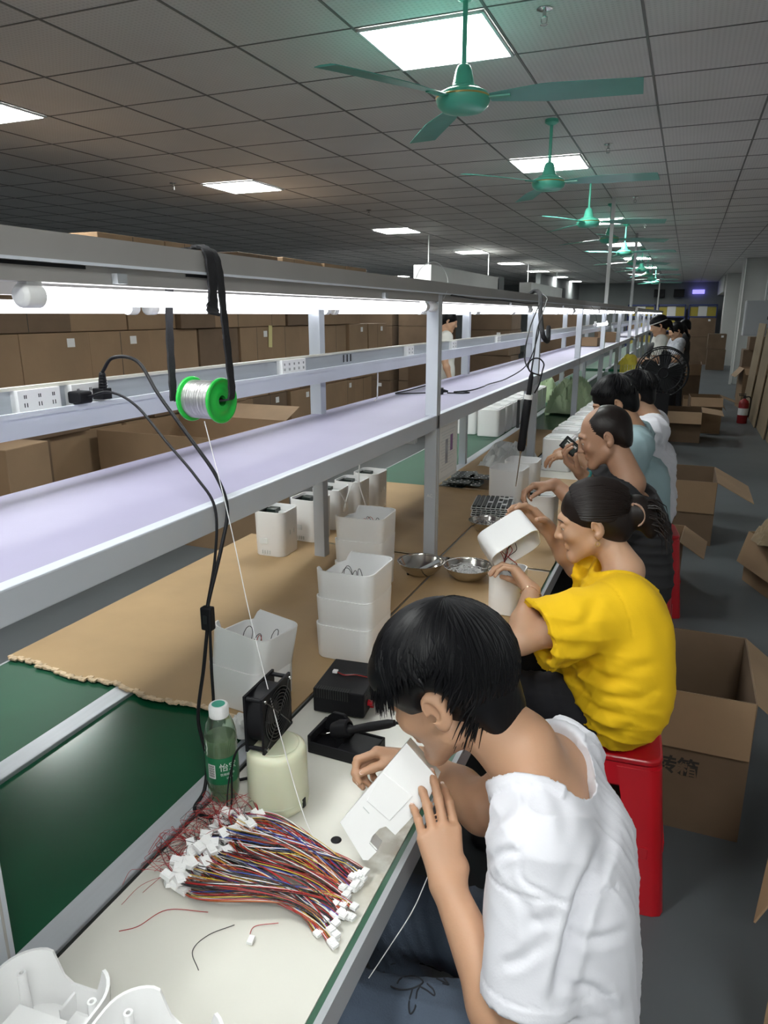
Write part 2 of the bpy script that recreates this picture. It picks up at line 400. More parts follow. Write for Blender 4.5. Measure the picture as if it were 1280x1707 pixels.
# ================================================================== THE BENCH LINE
FRONT_POSTS = [.52, 2.37, 4.22, 5.98, 7.8, 9.65, 11.5]
BACK_POSTS = [.41, 2.26, 4.12, 5.98, 7.8, 9.65, 11.5]
BY0, BY1 = -.7, 12.0
def make_bench(label, y0, y1, fp, bp, detail=True):
    B = thing('assembly_bench', label, 'workbench', (-.96, (y0+y1)/2, 0))
    cy = (y0+y1)/2
    def bd(mb, name, **k):
        mb.v = [(x+.96, y-cy, z) for x, y, z in mb.v]
        return mb.build(name, B, **k)
    a = MB(); a.box((-.728, y0, .722), (-.362, y1, .75), 'worktop'); bd(a, 'worktop')
    a = MB(); a.box((-.361, y0, .712), (-.352, y1, .749), 'greenedge'); a.box((-.352, y0, .70), (-.342, y1, .7505), 'boxgrey'); bd(a, 'front_edge_strip')
    a = MB(); a.box((-.785, y0, .69), (-.737, y1, .754), 'alu'); a.box((-.737, y0, .70), (-.728, y1, .748), 'darkgap'); bd(a, 'aluminium_strip', bevel=.002)
    a = MB(); a.box((-1.138, y0, .71), (-.785, y1, .745), 'belt'); bd(a, 'conveyor_belt')
    a = MB(); a.box((-1.19, y0, .69), (-1.138, y1, .754), 'alu'); bd(a, 'aluminium_strip', bevel=.002)
    a = MB(); a.box((-1.545, y0, .715), (-1.19, y1, .75), 'greenside'); bd(a, 'green_side_top')
    a = MB(); a.box((-1.552, y0, .70), (-1.545, y1, .7505), 'boxgrey'); bd(a, 'rear_edge_strip')
    a = MB(); a.box((-1.55, y0, .63), (-.40, y1, .689), 'pale'); bd(a, 'under_frame')
    for y in fp:
        if not detail and y > 25: break
        a = MB(); a.box((-.806, y-.02, .754), (-.764, y+.02, 1.70), 'post')
        for s in (-.01, .01): a.box((-.7645, y+s-.002, .76), (-.763, y+s+.002, 1.68), 'rail')
        bd(a, 'upright_post', bevel=.002)
    for y in bp:
        a = MB(); a.box((-1.192, y-.02, .754), (-1.15, y+.02, 1.66), 'post'); bd(a, 'upright_post', bevel=.002)
        a = MB(); a.box((-1.15, y-.012, 1.20), (-.806, y+.012, 1.235), 'post'); bd(a, 'cross_bar')
    for y in fp[::2]:
        for x in (-.43, -1.5):
            a = MB(); a.box((x-.02, y-.02, 0), (x+.02, y+.02, .63), 'pale'); bd(a, 'leg')
    # shelf
    a = MB(); a.box((-1.185, y0, 1.262), (-.79, min(y1, 11.6) if detail else y1, 1.284), 'shelf'); bd(a, 'shelf_board')
    a = MB(); ye = min(y1, 11.6) if detail else y1
    a.box((-.79, y0, 1.236), (-.764, ye, 1.286), 'post'); bd(a, 'shelf_front_beam', bevel=.003)
    a = MB(); a.box((-1.19, y0, 1.236), (-1.165, ye, 1.262), 'post'); bd(a, 'shelf_rear_beam')
    # socket trough on the back posts
    a = MB(); a.box((-1.15, y0, 1.398), (-1.118, y1, 1.442), 'railwhite'); a.box((-1.152, y0, 1.398), (-1.147, y1, 1.488), 'alu')
    a.box((-1.152, y0, 1.484), (-1.136, y1, 1.490), 'cream'); a.box((-1.12, y0, 1.436), (-1.112, y1, 1.446), 'railwhite'); bd(a, 'socket_trough')
    # lamp rails
    a = MB(); a.box((-.806, y0, 1.684), (-.760, y1, 1.722), 'rail'); a.box((-.804, y0, 1.660), (-.766, y1, 1.684), 'rail')
    a.box((-.760, y0, 1.684), (-.756, y1, 1.688), 'railwhite'); bd(a, 'lamp_rail')
    a = MB(); a.box((-1.19, y0, 1.655), (-1.15, y1, 1.70), 'rail'); bd(a, 'lamp_rail')
    return B
bench = make_bench('long grey aluminium assembly bench with green belt, lilac shelf and lamp rails in the foreground', BY0, BY1, FRONT_POSTS, BACK_POSTS)
bench2 = make_bench('far continuation of the aluminium assembly bench beyond the standing workers', 12.6, 25.5, [13.2, 15.1, 17.0, 18.9, 20.8, 22.7, 24.6], [13.2, 15.1, 17.0, 18.9, 20.8, 22.7, 24.6], False)
# sockets in the trough (children of the bench)
def bench_child(mb, name, **k):
    cy = (BY0+BY1)/2; mb.v = [(x+.96, y-cy, z) for x, y, z in mb.v]; return mb.build(name, bench, **k)
for (y, w) in ((1.03, .10), (1.16, .10), (2.02, .15), (3.08, .08), (3.75, .08), (4.75, .1), (6.6, .1), (8.5, .1)):
    a = MB(); a.box((-1.148, y-w/2, 1.442), (-1.128, y+w/2, 1.484), 'white')
    n = int(w/.028)
    for k in range(n):
        yy = y-w/2+w*(k+.5)/n
        a.box((-1.1285, yy-.004, 1.452), (-1.1275, yy-.002, 1.460), 'black'); a.box((-1.1285, yy+.002, 1.452), (-1.1275, yy+.004, 1.460), 'black')
        a.box((-1.1285, yy-.003, 1.468), (-1.1275, yy-.001, 1.475), 'black'); a.box((-1.1285, yy+.001, 1.468), (-1.1275, yy+.003, 1.475), 'black')
    bench_child(a, 'socket_outlet', bevel=.002)
for y in (2.42, 2.45, 2.48):
    a = MB(); a.box((-1.1465, y-.003, 1.452), (-1.145, y+.003, 1.478), 'black'); bench_child(a, 'trough_slot')
for y, in ((.86,), (1.87,), (3.4,), (4.95,)):
    a = MB(); a.box((-.7655, y-.01, 1.662), (-.755, y+.01, 1.676), 'boxgrey'); bench_child(a, 'rail_clip')
for ya, yb in ((1.02, 1.11), (.62, .80)):
    a = MB(); a.box((-.7655, ya, 1.679), (-.7635, yb, 1.6835), 'black'); bench_child(a, 'rail_slot')
# small marking on the post
text_mesh('AC', .016, 'label', 'post_marking', bench, frame((-.785+.96, 2.3496-(BY0+BY1)/2, 1.00), x=(1, 0, 0), y=(0, 0, 1)))
# worktop grommet hole
a = MB(); a.lathe([(0, .7508), (.0085, .7508), (.0095, .7500)], 20, 'black', Matrix.Translation((-.47, .934, 0))); bench_child(a, 'cable_hole')
# solder stains, worn board edge on the worktop in front of the seated man
# ---- tube lights
def make_tube(length):
    t = thing('tube_light', '', 'tube light')
    a = MB(); a.tube([(0, -length/2+.02, 0), (0, length/2-.02, 0)], .0125, 'tube', 14); a.build('tube', t)
    for s in (-1, 1):
        a = MB(); a.tube([(0, s*(length/2-.032), 0), (0, s*(length/2-.005), 0), (0, s*length/2, 0)], [.0155, .0155, .011], 'white', 16)
        a.box((-.009, s*(length/2-.02)-.012, .01), (.009, s*(length/2-.02)+.012, .028), 'white'); a.build('end_cap', t, bevel=.001)
    return t
t0 = None
i = 0; y = .70
while y < 11.5:
    L_ = 1.57
    yc = y+L_/2
    lab = 'lit fluorescent tube under the front lamp rail, %s in the row' % ordn(i)
    if t0 is None: t0 = make_tube(L_); t0.location = (-.782, yc, 1.643); o = t0
    else: o = dup(t0, (-.782, yc, 1.643))
    o['label'] = lab; o['group'] = 'tube lights under the front rail'; y += 1.62; i += 1
t1 = None; y = .42; i = 0
while y < 11.5:
    if t1 is None: t1 = make_tube(.95); t1.location = (-1.17, y+.475, 1.634); o = t1
    else: o = dup(t1, (-1.17, y+.475, 1.634))
    o['label'] = 'lit fluorescent tube under the rear lamp rail, %s in the row' % ordn(i); o['group'] = 'tube lights under the rear rail'; y += .98; i += 1
for i, y in enumerate([13.5, 15.2, 16.9, 18.6, 20.3, 22.0, 23.7]):
    o = dup(t0, (-.782, y, 1.643)); o['label'] = 'lit fluorescent tube on the far bench rail, %s in the row' % ordn(i); o['group'] = 'tube lights on the far bench'
o = dup(t1, (-.70, 6.75, 1.535)); o['label'] = 'short lit tube lamp hung low on cords in front of the bench rail'; o['group'] = 'low hung lamp'
a = MB()
for yy in (6.4, 7.1): a.tube([(-.70, yy, 1.56), (-.72, yy, 1.64), (-.757, yy, 1.686)], .0015, 'black', 5)
tag(a.build('lamp_cord'), 'thin black cords holding the low hung tube lamp to the rail', 'cord')

# ---- kraft sheets on the bench
def sheet(name, x0, x1, y0, y1, z, lab, ragged=True):
    a = MB(); nx = 60; rr = random.Random(int(100*y0+7))
    top = []; e0 = [y0+(rr.uniform(-.006, .006)+.008*math.sin(i*.31)+.03*(1-i/nx) if ragged else 0) for i in range(nx+1)]
    vs = []
    ny = 24
    for i in range(nx+1):
        x = x0+(x1-x0)*i/nx
        for j in range(ny+1):
            yy = e0[i]+(y1-e0[i])*j/ny
            vs.append((x, yy, z+.0045+.0012*math.sin(3*x+1.3*yy)*math.sin(2.1*yy)))
    n = len(vs); fs = [(i*(ny+1)+j, (i+1)*(ny+1)+j, (i+1)*(ny+1)+j+1, i*(ny+1)+j+1) for i in range(nx) for j in range(ny)]
    a.add(vs, fs, 'sheet')
    vb = [(v[0], v[1], z) for v in vs]; a.add(vb, [f[::-1] for f in fs], 'sheet')
    bd = [(i*(ny+1)) for i in range(nx+1)]
    def wall(idx, mt):
        v2 = []; f2 = []
        for k, q in enumerate(idx):
            v2 += [vs[q], vb[q]]
            if k: f2.append((2*k-2, 2*k-1, 2*k+1, 2*k))
        a.add(v2, f2, mt)
    wall(bd, 'frayed'); wall([i*(ny+1)+ny for i in range(nx+1)][::-1], 'sheet'); wall(list(range(ny+1))[::-1], 'sheet'); wall([nx*(ny+1)+j for j in range(ny+1)], 'sheet')
    if ragged:
        for i in range(0, nx*3):
            x = x0+(x1-x0)*i/(nx*3); y = e0[i//3]+rr.uniform(.000, .008)
            l = rr.uniform(.004, .02)
            a.box((x, y-.003-rr.random()*.004, z+.001), (x+l, y+.003, z+.0046+rr.random()*.0014), 'frayed')
    return tag(a.build(name), lab, 'cardboard sheet')
# split between the covered belt part and the worktop part by height: both lie on the 0.754 strips
sheet('cardboard_sheet', -1.558, -.735, 1.18, 2.39, .7545, 'large flattened kraft cardboard sheet with torn front edge covering the green belt')
sheet('cardboard_sheet', -1.52, -.765, 2.41, 3.47, .7545, 'second flattened kraft cardboard sheet behind the front post, on the green belt', False)
sheet('cardboard_sheet', -.73, -.358, 1.50, 2.40, .7512, 'kraft cardboard piece on the worktop between the seated man and the woman in yellow', False)
sheet('cardboard_sheet', -1.13, -.79, 3.49, 5.6, .7545, 'kraft cardboard strip on the belt under the dark circuit boards', False)
sheet('cardboard_sheet', -.755, -.358, 2.42, 3.9, .7545, 'kraft cardboard piece on the worktop behind the steel bowls', False)

# ================================================================== WHITE PLASTIC HOUSINGS
def housing_mesh(w, d, h, r=.028, wall=.0034, floor=True, rim=None, slots=True, n=6, taper=.96, deco=True):
    """open-topped rounded box; rim(u) lowers the rim, u = 0..1 around"""
    a = MB(); base = rrect(w, d, r, n)
    # densify
    pts = []
    for i in range(len(base)):
        p, q = base[i], base[(i+1) % len(base)]
        L_ = math.dist(p, q); k = max(1, int(L_/.012))
        for j in range(k): pts.append((p[0]+(q[0]-p[0])*j/k, p[1]+(q[1]-p[1])*j/k))
    m = len(pts); top = [h-(rim(math.atan2(y/d, x/w)) if rim else 0) for x, y in pts]
    def inset(p, t): x, y = p; return (x*(1-2*t/w), y*(1-2*t/d))
    rings = [[(x*taper*.98, y*taper*.98, 0) for x, y in pts], [(x*taper, y*taper, .003) for x, y in pts], [(x, y, t) for (x, y), t in zip(pts, top)],
             [(*inset(p, wall), t) for p, t in zip(pts, top)],
             [(*inset((p[0]*taper, p[1]*taper), wall), .005) for p in pts]]
    vs = [v for rg in rings for v in rg]; fs = []
    for i in range(len(rings)-1):
        for j in range(m): fs.append((i*m+j, i*m+(j+1) % m, (i+1)*m+(j+1) % m, (i+1)*m+j))
    fs.append(tuple(range(m))[::-1]); fs.append(tuple((len(rings)-1)*m+j for j in range(m)))
    a.add(vs, fs, 'white', True)
    return a
def notch(c, wd, dep):   # smooth dip of the rim centred on angle c
    def f(an):
        dd = abs((an-c+PI) % (2*PI)-PI); return dep*max(0, min(1, (wd-dd)/.12))
    return f
def make_housing(w, d, h, label, group, rim=None, window=True, pcb=False, wires=False, name='plastic_housing', bosses=False):
    t = thing(name, label, 'plastic housing', group=group)
    a = housing_mesh(w, d, h, rim=rim)
    if window:    # moulded recess and slots on the face towards -y
        a.box((-w*.28, -d/2*.985-.0015, h*.28), (-w*.02, -d/2*.975, h*.40), 'whitedull')
        for k in range(4): a.box((-w*.22+k*w*.08, -d/2*.985-.001, h*.05), (-w*.19+k*w*.08, -d/2*.96, h*.13), 'pale')
        for k in (0, 1): a.box((w/2*.975, -d*.1+k*d*.22, h*.45), (w/2*.99+.001, -d*.08+k*d*.22, h*.56), 'pale')
    a.build('shell', t)
    if bosses:
        for sx, sy in ((-1, 1), (1, 1), (-1, -1), (1, -1)):
            b = MB(); b.lathe([(.0052, .004), (.0045, h*.8), (.0022, h*.8), (.0022, h*.6), (0, h*.6)], 14, 'white', Matrix.Translation((sx*(w/2-.016), sy*(d/2-.016), 0))); b.build('screw_boss', t)
    if pcb:
        b = MB(); b.box((-w*.42, d*.12, h*.72), (-w*.10, d*.42, h*.93), 'pcb'); b.box((-w*.46, -d*.25, h*.75), (-w*.40, d*.25, h*.94), 'black'); b.box((-w*.12, d*.3, h*.6), (w*.3, d*.44, h*.85), 'whitedull'); b.build('circuit_board', t)
    if wires:
        rr = random.Random(int(w*1e4+h*1e3))
        b = MB()
        for k in range(4):
            x0 = rr.uniform(-w*.25, w*.25); y0 = rr.uniform(-d*.2, d*.25)
            b.tube(bez((x0, y0, .01), (x0-.02, y0, h*.9), (x0+rr.uniform(-.01, .05), y0+.01, h*1.12), (x0+rr.uniform(.01, .04), y0-.02, h*.5), 10), .0009, rr.choice(['w_black', 'w_red', 'w_black']), 5)
        b.build('wires', t)
    return t
# row of five below the shelf
h0 = make_housing(.125, .135, .168, '', 'tall white housings under the shelf', pcb=True)
for i, (x, y, rz) in enumerate([(-1.345, 2.235, 2), (-1.31, 2.44, -3), (-1.31, 2.62, 4), (-1.29, 2.79, 0), (-1.28, 2.97, -2)]):
    o = h0 if i == 0 else dup(h0)
    o.location = (x, y, .7602); o.rotation_euler = (0, 0, R(rz))
    o['label'] = 'tall open white housing in the row of five below the shelf, %s one' % ['nearest', 'second', 'third', 'fourth', 'farthest'][i]
# stacks of shallow rim parts
def stack(x, y, w, d, h, n, rz, z, names, tilt=None):
    for i in range(n):
        o = make_housing(w, d, h, names[i], None, rim=notch(PI*.93, .75, h*.30), window=False, wires=(i == n-1))
        o.location = (x+(.002*i), y+.001*i, z+i*(h*.80)); o.rotation_euler = (0, 0, R(rz))
        if tilt and i == n-1: o.rotation_euler = (R(tilt[0]), R(tilt[1]), R(rz))
        o['group'] = 'stacked white housing rings'
stack(-.90, 2.04, .165, .16, .095, 3, 3, .7602, ['bottom white housing ring of the stack next to the steel bowls', 'white housing ring in the middle of the stack next to the steel bowls', 'top white housing ring with thin wires on the stack next to the steel bowls'])
stack(-.738, 1.60, .158, .17, .092, 3, 0, .7602, ['lowest white housing ring of the stack right behind the black transformer box', 'middle white housing ring of the stack right behind the black transformer box', 'topmost white housing ring with loose wires, of the stack right behind the black transformer box'])
stack(-.855, 1.285, .150, .15, .100, 2, -6, .7602, ['white housing ring under the tilted one, left of the black cooling fan', 'tilted white housing ring with two thin wires above the black cooling fan'], tilt=(-5, 6))
# single box in front of the woman, and the pair beyond her
o = make_housing(.10, .125, .125, 'white open housing with wires, standing below the hands of the woman in yellow', None, wires=True, window=False); o.location = (-.425, 2.03, .7566); 
o = make_housing(.16, .16, .175, 'white housing standing behind the striped metal stack, front one of two', 'pair of white housings by the striped stack', window=False); o.location = (-.70, 3.26, .7602); o.rotation_euler = (0, 0, R(-4))
o = make_housing(.16, .16, .175, 'white housing right behind another one beyond the striped metal stack', 'pair of white housings by the striped stack', window=False); o.location = (-.68, 3.47, .7602)
o = make_housing(.13, .15, .15, 'white housing with circuit board on top which the man in black works on', None, pcb=True, window=False); o.location = (-.49, 2.93, .7602)
# closed boxes on the belt and worktop further on
def make_closed(w, d, h, name='white_enclosure'):
    t = thing(name, '', 'plastic enclosure')
    a = MB(); o = rrect(w, d, .025, 5); a.prism(o, 0, h, 'white', smooth=True); a.build('shell', t, bevel=.004)
    b = MB(); b.prism(rrect(w*.86, d*.86, .02, 5), h, h+.006, 'whitedull', smooth=True); b.box((-w*.3, -d*.3, h+.006), (w*.1, -d*.1, h+.009), 'pale'); b.build('lid_rim', t, bevel=.002)
    return t
c0 = make_closed(.165, .2, .185)
pos = [(-.62, 4.22), (-.44, 4.28)]+[(-.62, 4.50), (-.62, 4.78), (-.61, 5.06), (-.60, 5.36), (-.60, 5.64), (-.59, 5.92), (-.58, 6.2)]
for i, (x, y) in enumerate(pos):
    o = c0 if i == 0 else dup(c0)
    o.location = (x, y, .7502); o.rotation_euler = (0, 0, R(random.uniform(-4, 4)))
    o['label'] = ('white closed enclosure on the near worktop beside the post, %s in the row' % ordn(i if i < 1 else i-1)) if i != 1 else 'white closed enclosure behind the raised hand with the black board'
    o['group'] = 'white enclosures on the worktop'
c1 = make_closed(.165, .22, .20)
for i in range(8):
    o = c1 if i == 0 else dup(c1); o.location = (-1.285, 5.27+.25*i, .7502)
    o['label'] = 'tall white enclosure on the far green top, near column, %s in the row' % ordn(i); o['group'] = 'white enclosures on the belt'
for i in range(8):
    o = dup(c1, (-1.475, 5.32+.25*i, .7502)); o['label'] = 'tall white enclosure on the far green top, outer column, %s in the row' % ordn(i); o['group'] = 'white enclosures on the belt'
# clutter far along the bench: light boxes and green bags
for i in range(7):
    o = dup(c0, (-.62+.05*(i % 2), 7.2+.5*i, .7502), R(5*i)); o['label'] = 'distant white enclosure on the worktop past the seated men, %s in the row' % ordn(i); o['group'] = 'distant white enclosures'

# ---- two deep housings in the near left corner
def corner_housing(loc, rz, lab):
    w, d, h = .155, .155, .085
    def rim(an):   # scooped opening between two horns
        dd = abs((an-PI*.47+PI) % (2*PI)-PI)
        return .045*max(0, min(1, (.50-dd)/.2))+.02*max(0, min(1, (abs(an+PI*.5)<1.2)))
    t = thing('molded_housing', lab, 'plastic housing', loc, rz, 'large moulded housings in the near corner')
    housing_mesh(w, d, h, r=.045, wall=.0035, rim=rim, n=8, taper=.93).build('shell', t)
    for x, y in ((-.055, .045), (.056, .04), (-.055, -.045)):
        b = MB(); b.lathe([(.0065, .004), (.0055, h*.86), (.0028, h*.86), (.0028, h*.6), (0, h*.6)], 16, 'white', Matrix.Translation((x, y, 0))); b.build('screw_boss', t)
    b = MB(); b.box((-.042, -.06, .004), (.03, .025, .05), 'white'); b.box((-.038, -.03, .05), (-.036, -.02, .0505), 'black'); b.build('inner_box', t, bevel=.006)
    b = MB(); b.box((-.004, .045, .004), (.0, .072, .032), 'white'); b.box((.012, .012, .004), (.045, .055, .022), 'white'); b.build('rib', t, bevel=.001)
    return t
corner_housing((-.635, .452, .7502), R(4), 'large white moulded housing with screw posts, cut by the left picture corner')
corner_housing((-.475, .458, .7502), R(2), 'second large white moulded housing with scooped rim, right of the corner one')
# ================================================================== SMALL THINGS ON AND OVER THE BENCH
FW = Vector((-.3645, .8929, -.2648)); RT = Vector((.9258, .3779, 0)); UP = Vector((-.1001, .2452, .9643))
# ---- solder spool hanging by a black strap from the lamp rail
sx, sy, sz = -.782, 1.078, 1.473
sp = thing('solder_spool', 'bright green spool of shiny solder wire hanging from the lamp rail by a black strap', 'spool', (sx, sy, sz), R(-6))
RX = Matrix.Rotation(PI/2, 4, 'Y')
for s in (-1, 1):
    a = MB(); pr = [(.011, -.003), (.0385, -.003), (.040, -.0015), (.040, .0015), (.0385, .003), (.036, .0035), (.033, .001), (.022, .001), (.020, .003), (.014, .003), (.011, .002), (.011, -.003)]
    a.lathe([(r, z*s) for r, z in pr][::s], 48, 'greenpl', Matrix.Translation((s*.034, 0, 0)) @ RX); a.build('flange', sp)
a = MB(); pr = [(.011, -.031), (.033, -.031)]+[(.0335+(.0005 if k % 2 else 0), -.031+.062*k/44) for k in range(1, 44)]+[(.033, .031), (.011, .031), (.011, -.031)]
a.lathe(pr, 48, 'solder', RX); a.build('solder_winding', sp)
a = MB(); a.lathe([(.0095, -.036), (.011, -.036), (.011, .036), (.0095, .036), (.0095, -.036)], 24, 'greenpl', RX); a.build('core', sp)
def ribbon(mb, pts, w, th, wdir, mt):
    pts = [Vector(p) for p in pts]; wd = Vector(wdir).normalized(); vs = []; n = len(pts)
    for i, p in enumerate(pts):
        t = (pts[min(n-1, i+1)]-pts[max(0, i-1)]).normalized(); wv = (wd-t*wd.dot(t)).normalized(); nn = t.cross(wv)
        ww = w*(1+.10*math.sin(i*1.7)); 
        for a_, b_ in ((-1, -1), (1, -1), (1, 1), (-1, 1)): vs.append(p+wv*a_*ww/2+nn*b_*th/2)
    fs = [(i*4+j, i*4+(j+1) % 4, i*4+4+(j+1) % 4, i*4+4+j) for i in range(n-1) for j in range(4)]
    fs += [(3, 2, 1, 0), tuple((n-1)*4+j for j in range(4))]
    mb.add(vs, fs, mt)
a = MB()
ribbon(a, spline([(-.842, 1.062, 1.470), (-.843, 1.064, 1.52), (-.842, 1.066, 1.60), (-.836, 1.07, 1.68), (-.822, 1.076, 1.722), (-.80, 1.08, 1.7275), (-.776, 1.084, 1.7275),
                  (-.757, 1.088, 1.722), (-.748, 1.090, 1.69), (-.744, 1.09, 1.62), (-.736, 1.086, 1.54), (-.730, 1.08, 1.485), (-.742, 1.078, 1.474), (-.78, 1.078, 1.4735), (-.82, 1.078, 1.4735), (-.842, 1.062, 1.470)], 7), .017, .0035, (0, 1, 0), 'blackmat')
ribbon(a, spline([(-.80, 1.095, 1.729), (-.775, 1.075, 1.731), (-.755, 1.07, 1.72), (-.750, 1.07, 1.68), (-.748, 1.066, 1.64), (-.738, 1.05, 1.625), (-.731, 1.045, 1.620)], 6), .022, .004, (0, 1, .1), 'blackmat')
tag(a.build('hanging_strap'), 'black cloth strap looped over the lamp rail and through the green spool', 'strap')
a = MB(); a.tube(spline([(-.777, 1.060, 1.437), (-.72, 1.035, 1.27), (-.665, 1.006, 1.09), (-.602, .972, .93), (-.53, .925, .80), (-.49, .905, .755)], 8), .0009, 'w_white', 5)
tag(a.build('solder_wire'), 'thin solder wire running down from the green spool to the worktop', 'wire')
# ---- plugs and power cables at the left socket
a = MB()
t = thing('power_plug', 'black angled power plugs in the trough socket at the left, cables arching down', 'plug', (-1.10, 1.12, 1.46))
p_ = MB(); p_.box((-.03, -.022, -.012), (.004, .012, .012), 'black'); p_.build('plug_body', t, bevel=.004)
p_ = MB(); p_.box((-.03, .045, -.01), (.0, .07, .012), 'black'); p_.tube([(-.01, .056, .008), (-.005, .052, .03), (-.002, .05, .045)], [.009, .008, .006], 'black', 10)
for k in range(5): p_.tube([(-.006+k*.001, .0535-k*.001, .016+k*.006), (-.006+k*.001, .0535-k*.001, .018+k*.006)], .0095-k*.0006, 'black', 10)
p_.build('plug_body', t, bevel=.003)
a.tube(spline([(-1.102, 1.17, 1.505), (-1.07, 1.17, 1.535), (-1.0, 1.16, 1.53), (-.93, 1.13, 1.47), (-.84, 1.10, 1.395), (-.77, 1.075, 1.335), (-.74, 1.06, 1.28), (-.735, 1.03, 1.22), (-.738, .99, 1.14), (-.738, .98, 1.12)], 8), .0036, 'black', 8)
a.tube(spline([(-1.10, 1.12, 1.46), (-1.04, 1.12, 1.472), (-.97, 1.11, 1.45), (-.88, 1.08, 1.39), (-.80, 1.055, 1.335), (-.752, 1.04, 1.285), (-.744, 1.02, 1.2), (-.742, .985, 1.12)], 8), .0026, 'black', 8)
a.tube(spline([(-.742, .98, 1.075), (-.752, .975, 1.00), (-.765, .965, .90), (-.745, .955, .83), (-.735, .93, .78), (-.737, .90, .760), (-.715, .895, .7545), (-.69, .90, .7535), (-.67, .915, .7535)], 8), .0034, 'black', 8)
a.tube(spline([(-.736, .98, 1.075), (-.735, .975, 1.00), (-.735, .972, .92), (-.752, .97, .84), (-.742, .98, .79), (-.735, .99, .7575), (-.70, 1.02, .7535), (-.66, 1.06, .7535)], 8), .0028, 'black', 8)
tag(a.build('power_cable'), 'pair of black power cables hanging over the shelf edge down to the worktop', 'cable')
t = thing('inline_switch', 'black inline switch box on the hanging power cables above the kraft sheet', 'switch', (-.739, .98, 1.098))
p_ = MB(); p_.box((-.011, -.008, -.022), (.011, .008, .022), 'black'); p_.build('housing', t, bevel=.003)
p_ = MB(); p_.box((-.004, -.0095, -.008), (.004, -.0075, .008), 'blackmetal'); p_.build('rocker', t, bevel=.001)
# ---- white cable hanging from the trough
a = MB(); a.tube(spline([(-1.125, 2.69, 1.40), (-1.122, 2.68, 1.34), (-1.13, 2.675, 1.2865), (-1.205, 2.68, 1.27), (-1.21, 2.67, 1.22), (-1.19, 2.66, 1.1), (-1.20, 2.665, .95), (-1.17, 2.66, .85), (-1.185, 2.66, .80), (-1.20, 2.62, .765)], 8), .0028, 'white', 6)
tag(a.build('white_cable'), 'thin white cable hanging from the socket trough behind the shelf', 'cable')
a = MB(); a.tube(spline([(-1.2, 2.47, .955), (-1.185, 2.50, .90), (-1.20, 2.52, .86), (-1.19, 2.5, .88), (-1.19, 2.54, .93), (-1.20, 2.6, .955)], 7), .0026, 'white', 6)
tag(a.build('white_cable'), 'short white lead looping in front of the third tall housing', 'cable')
# ---- thin wire loop standing over the rail
a = MB(); a.tube(spline([(-.80, 2.22, 1.727), (-.80, 2.28, 1.765), (-.79, 2.36, 1.785), (-.785, 2.44, 1.775), (-.775, 2.47, 1.74), (-.762, 2.43, 1.70), (-.758, 2.38, 1.67)], 7), .0014, 'pale', 5)
tag(a.build('loose_wire'), 'thin white wire arching above the lamp rail over the front post', 'wire')
a = MB(); a.tube(spline([(-.757, 2.46, 1.683), (-.755, 2.8, 1.675), (-.755, 3.2, 1.678), (-.755, 3.7, 1.672), (-.755, 4.1, 1.68)], 6), .003, 'black', 6)
tag(a.build('rail_cable'), 'dark cable tied along the lamp rail between the two front posts', 'cable')
# ---- adapter on the shelf with its cable
t = thing('power_adapter', 'black adapter plug lying on the lilac shelf behind the front post', 'adapter', (-.985, 3.02, 1.2845), R(15))
p_ = MB(); p_.box((-.03, -.02, 0), (.03, .02, .028), 'black'); p_.build('body', t, bevel=.004)
p_ = MB(); p_.tube([(.03, 0, .014), (.05, 0, .012)], [.008, .004], 'black', 10); p_.build('strain_relief', t)
a = MB(); a.tube(spline([(-.94, 3.03, 1.29), (-.88, 3.06, 1.288), (-.86, 3.10, 1.288), (-.90, 3.13, 1.288), (-.93, 3.10, 1.288), (-.88, 3.20, 1.288), (-.84, 3.25, 1.30), (-.86, 3.45, 1.295), (-.84, 3.75, 1.30), (-.78, 3.95, 1.36), (-.745, 4.02, 1.5), (-.74, 4.03, 1.62)], 8), .003, 'black', 7)
a.tube(spline([(-1.01, 3.01, 1.29), (-1.08, 2.98, 1.288), (-1.15, 2.95, 1.288), (-1.14, 3.1, 1.288), (-1.10, 3.3, 1.30)], 7), .0028, 'black', 7)
tag(a.build('adapter_cable'), 'black adapter cable snaking over the shelf and up to the hanging screwdriver', 'cable')
# ---- electric screwdriver hanging
t = thing('electric_screwdriver', 'black pencil-shaped electric screwdriver hanging on its cord over the worktop', 'screwdriver', (-.56, 2.80, 1.10))
for nm, prf, mt in (('grip', [(0, 0), (.012, .001), (.0155, .01), (.0165, .03), (.0155, .07), (.0165, .15), (.016, .20), (.013, .205), (0, .205)], 'black'),
                    ('collar', [(.0, .205), (.0165, .205), (.0165, .222), (0, .222)], 'white'), ('tail', [(0, .222), (.010, .222), (.009, .29), (.004, .31), (0, .31)], 'black'),
                    ('bit', [(0, -.145), (.0022, -.145), (.0022, -.01), (.006, -.004), (.006, .001), (0, .001)], 'steel')):
    p_ = MB(); p_.lathe(prf, 18, mt, Matrix.Rotation(R(5), 4, 'Y')); p_.build(nm, t)
p_ = MB(); p_.box((-.022, -.006, .09), (-.012, .006, .2), 'blackmetal'); p_.build('start_lever', t, bevel=.002)
a = MB()
a.tube(spline([(-.535, 2.80, 1.41), (-.535, 2.84, 1.48), (-.54, 2.9, 1.56), (-.56, 3.1, 1.62), (-.60, 3.4, 1.67), (-.67, 3.8, 1.70), (-.75, 4.03, 1.735)], 7), .003, 'blackmetal', 7)
a.tube(spline([(-.515, 2.78, 1.33), (-.500, 2.78, 1.36), (-.495, 2.79, 1.395)]+[(-.518+.03*math.cos(q), 2.80, 1.43+.03*math.sin(q)) for q in (-.6, .3, 1.2, 2.1, 3.0, 3.9)]+[(-.50, 2.80, 1.395)], 6), .0028, 'black', 7)
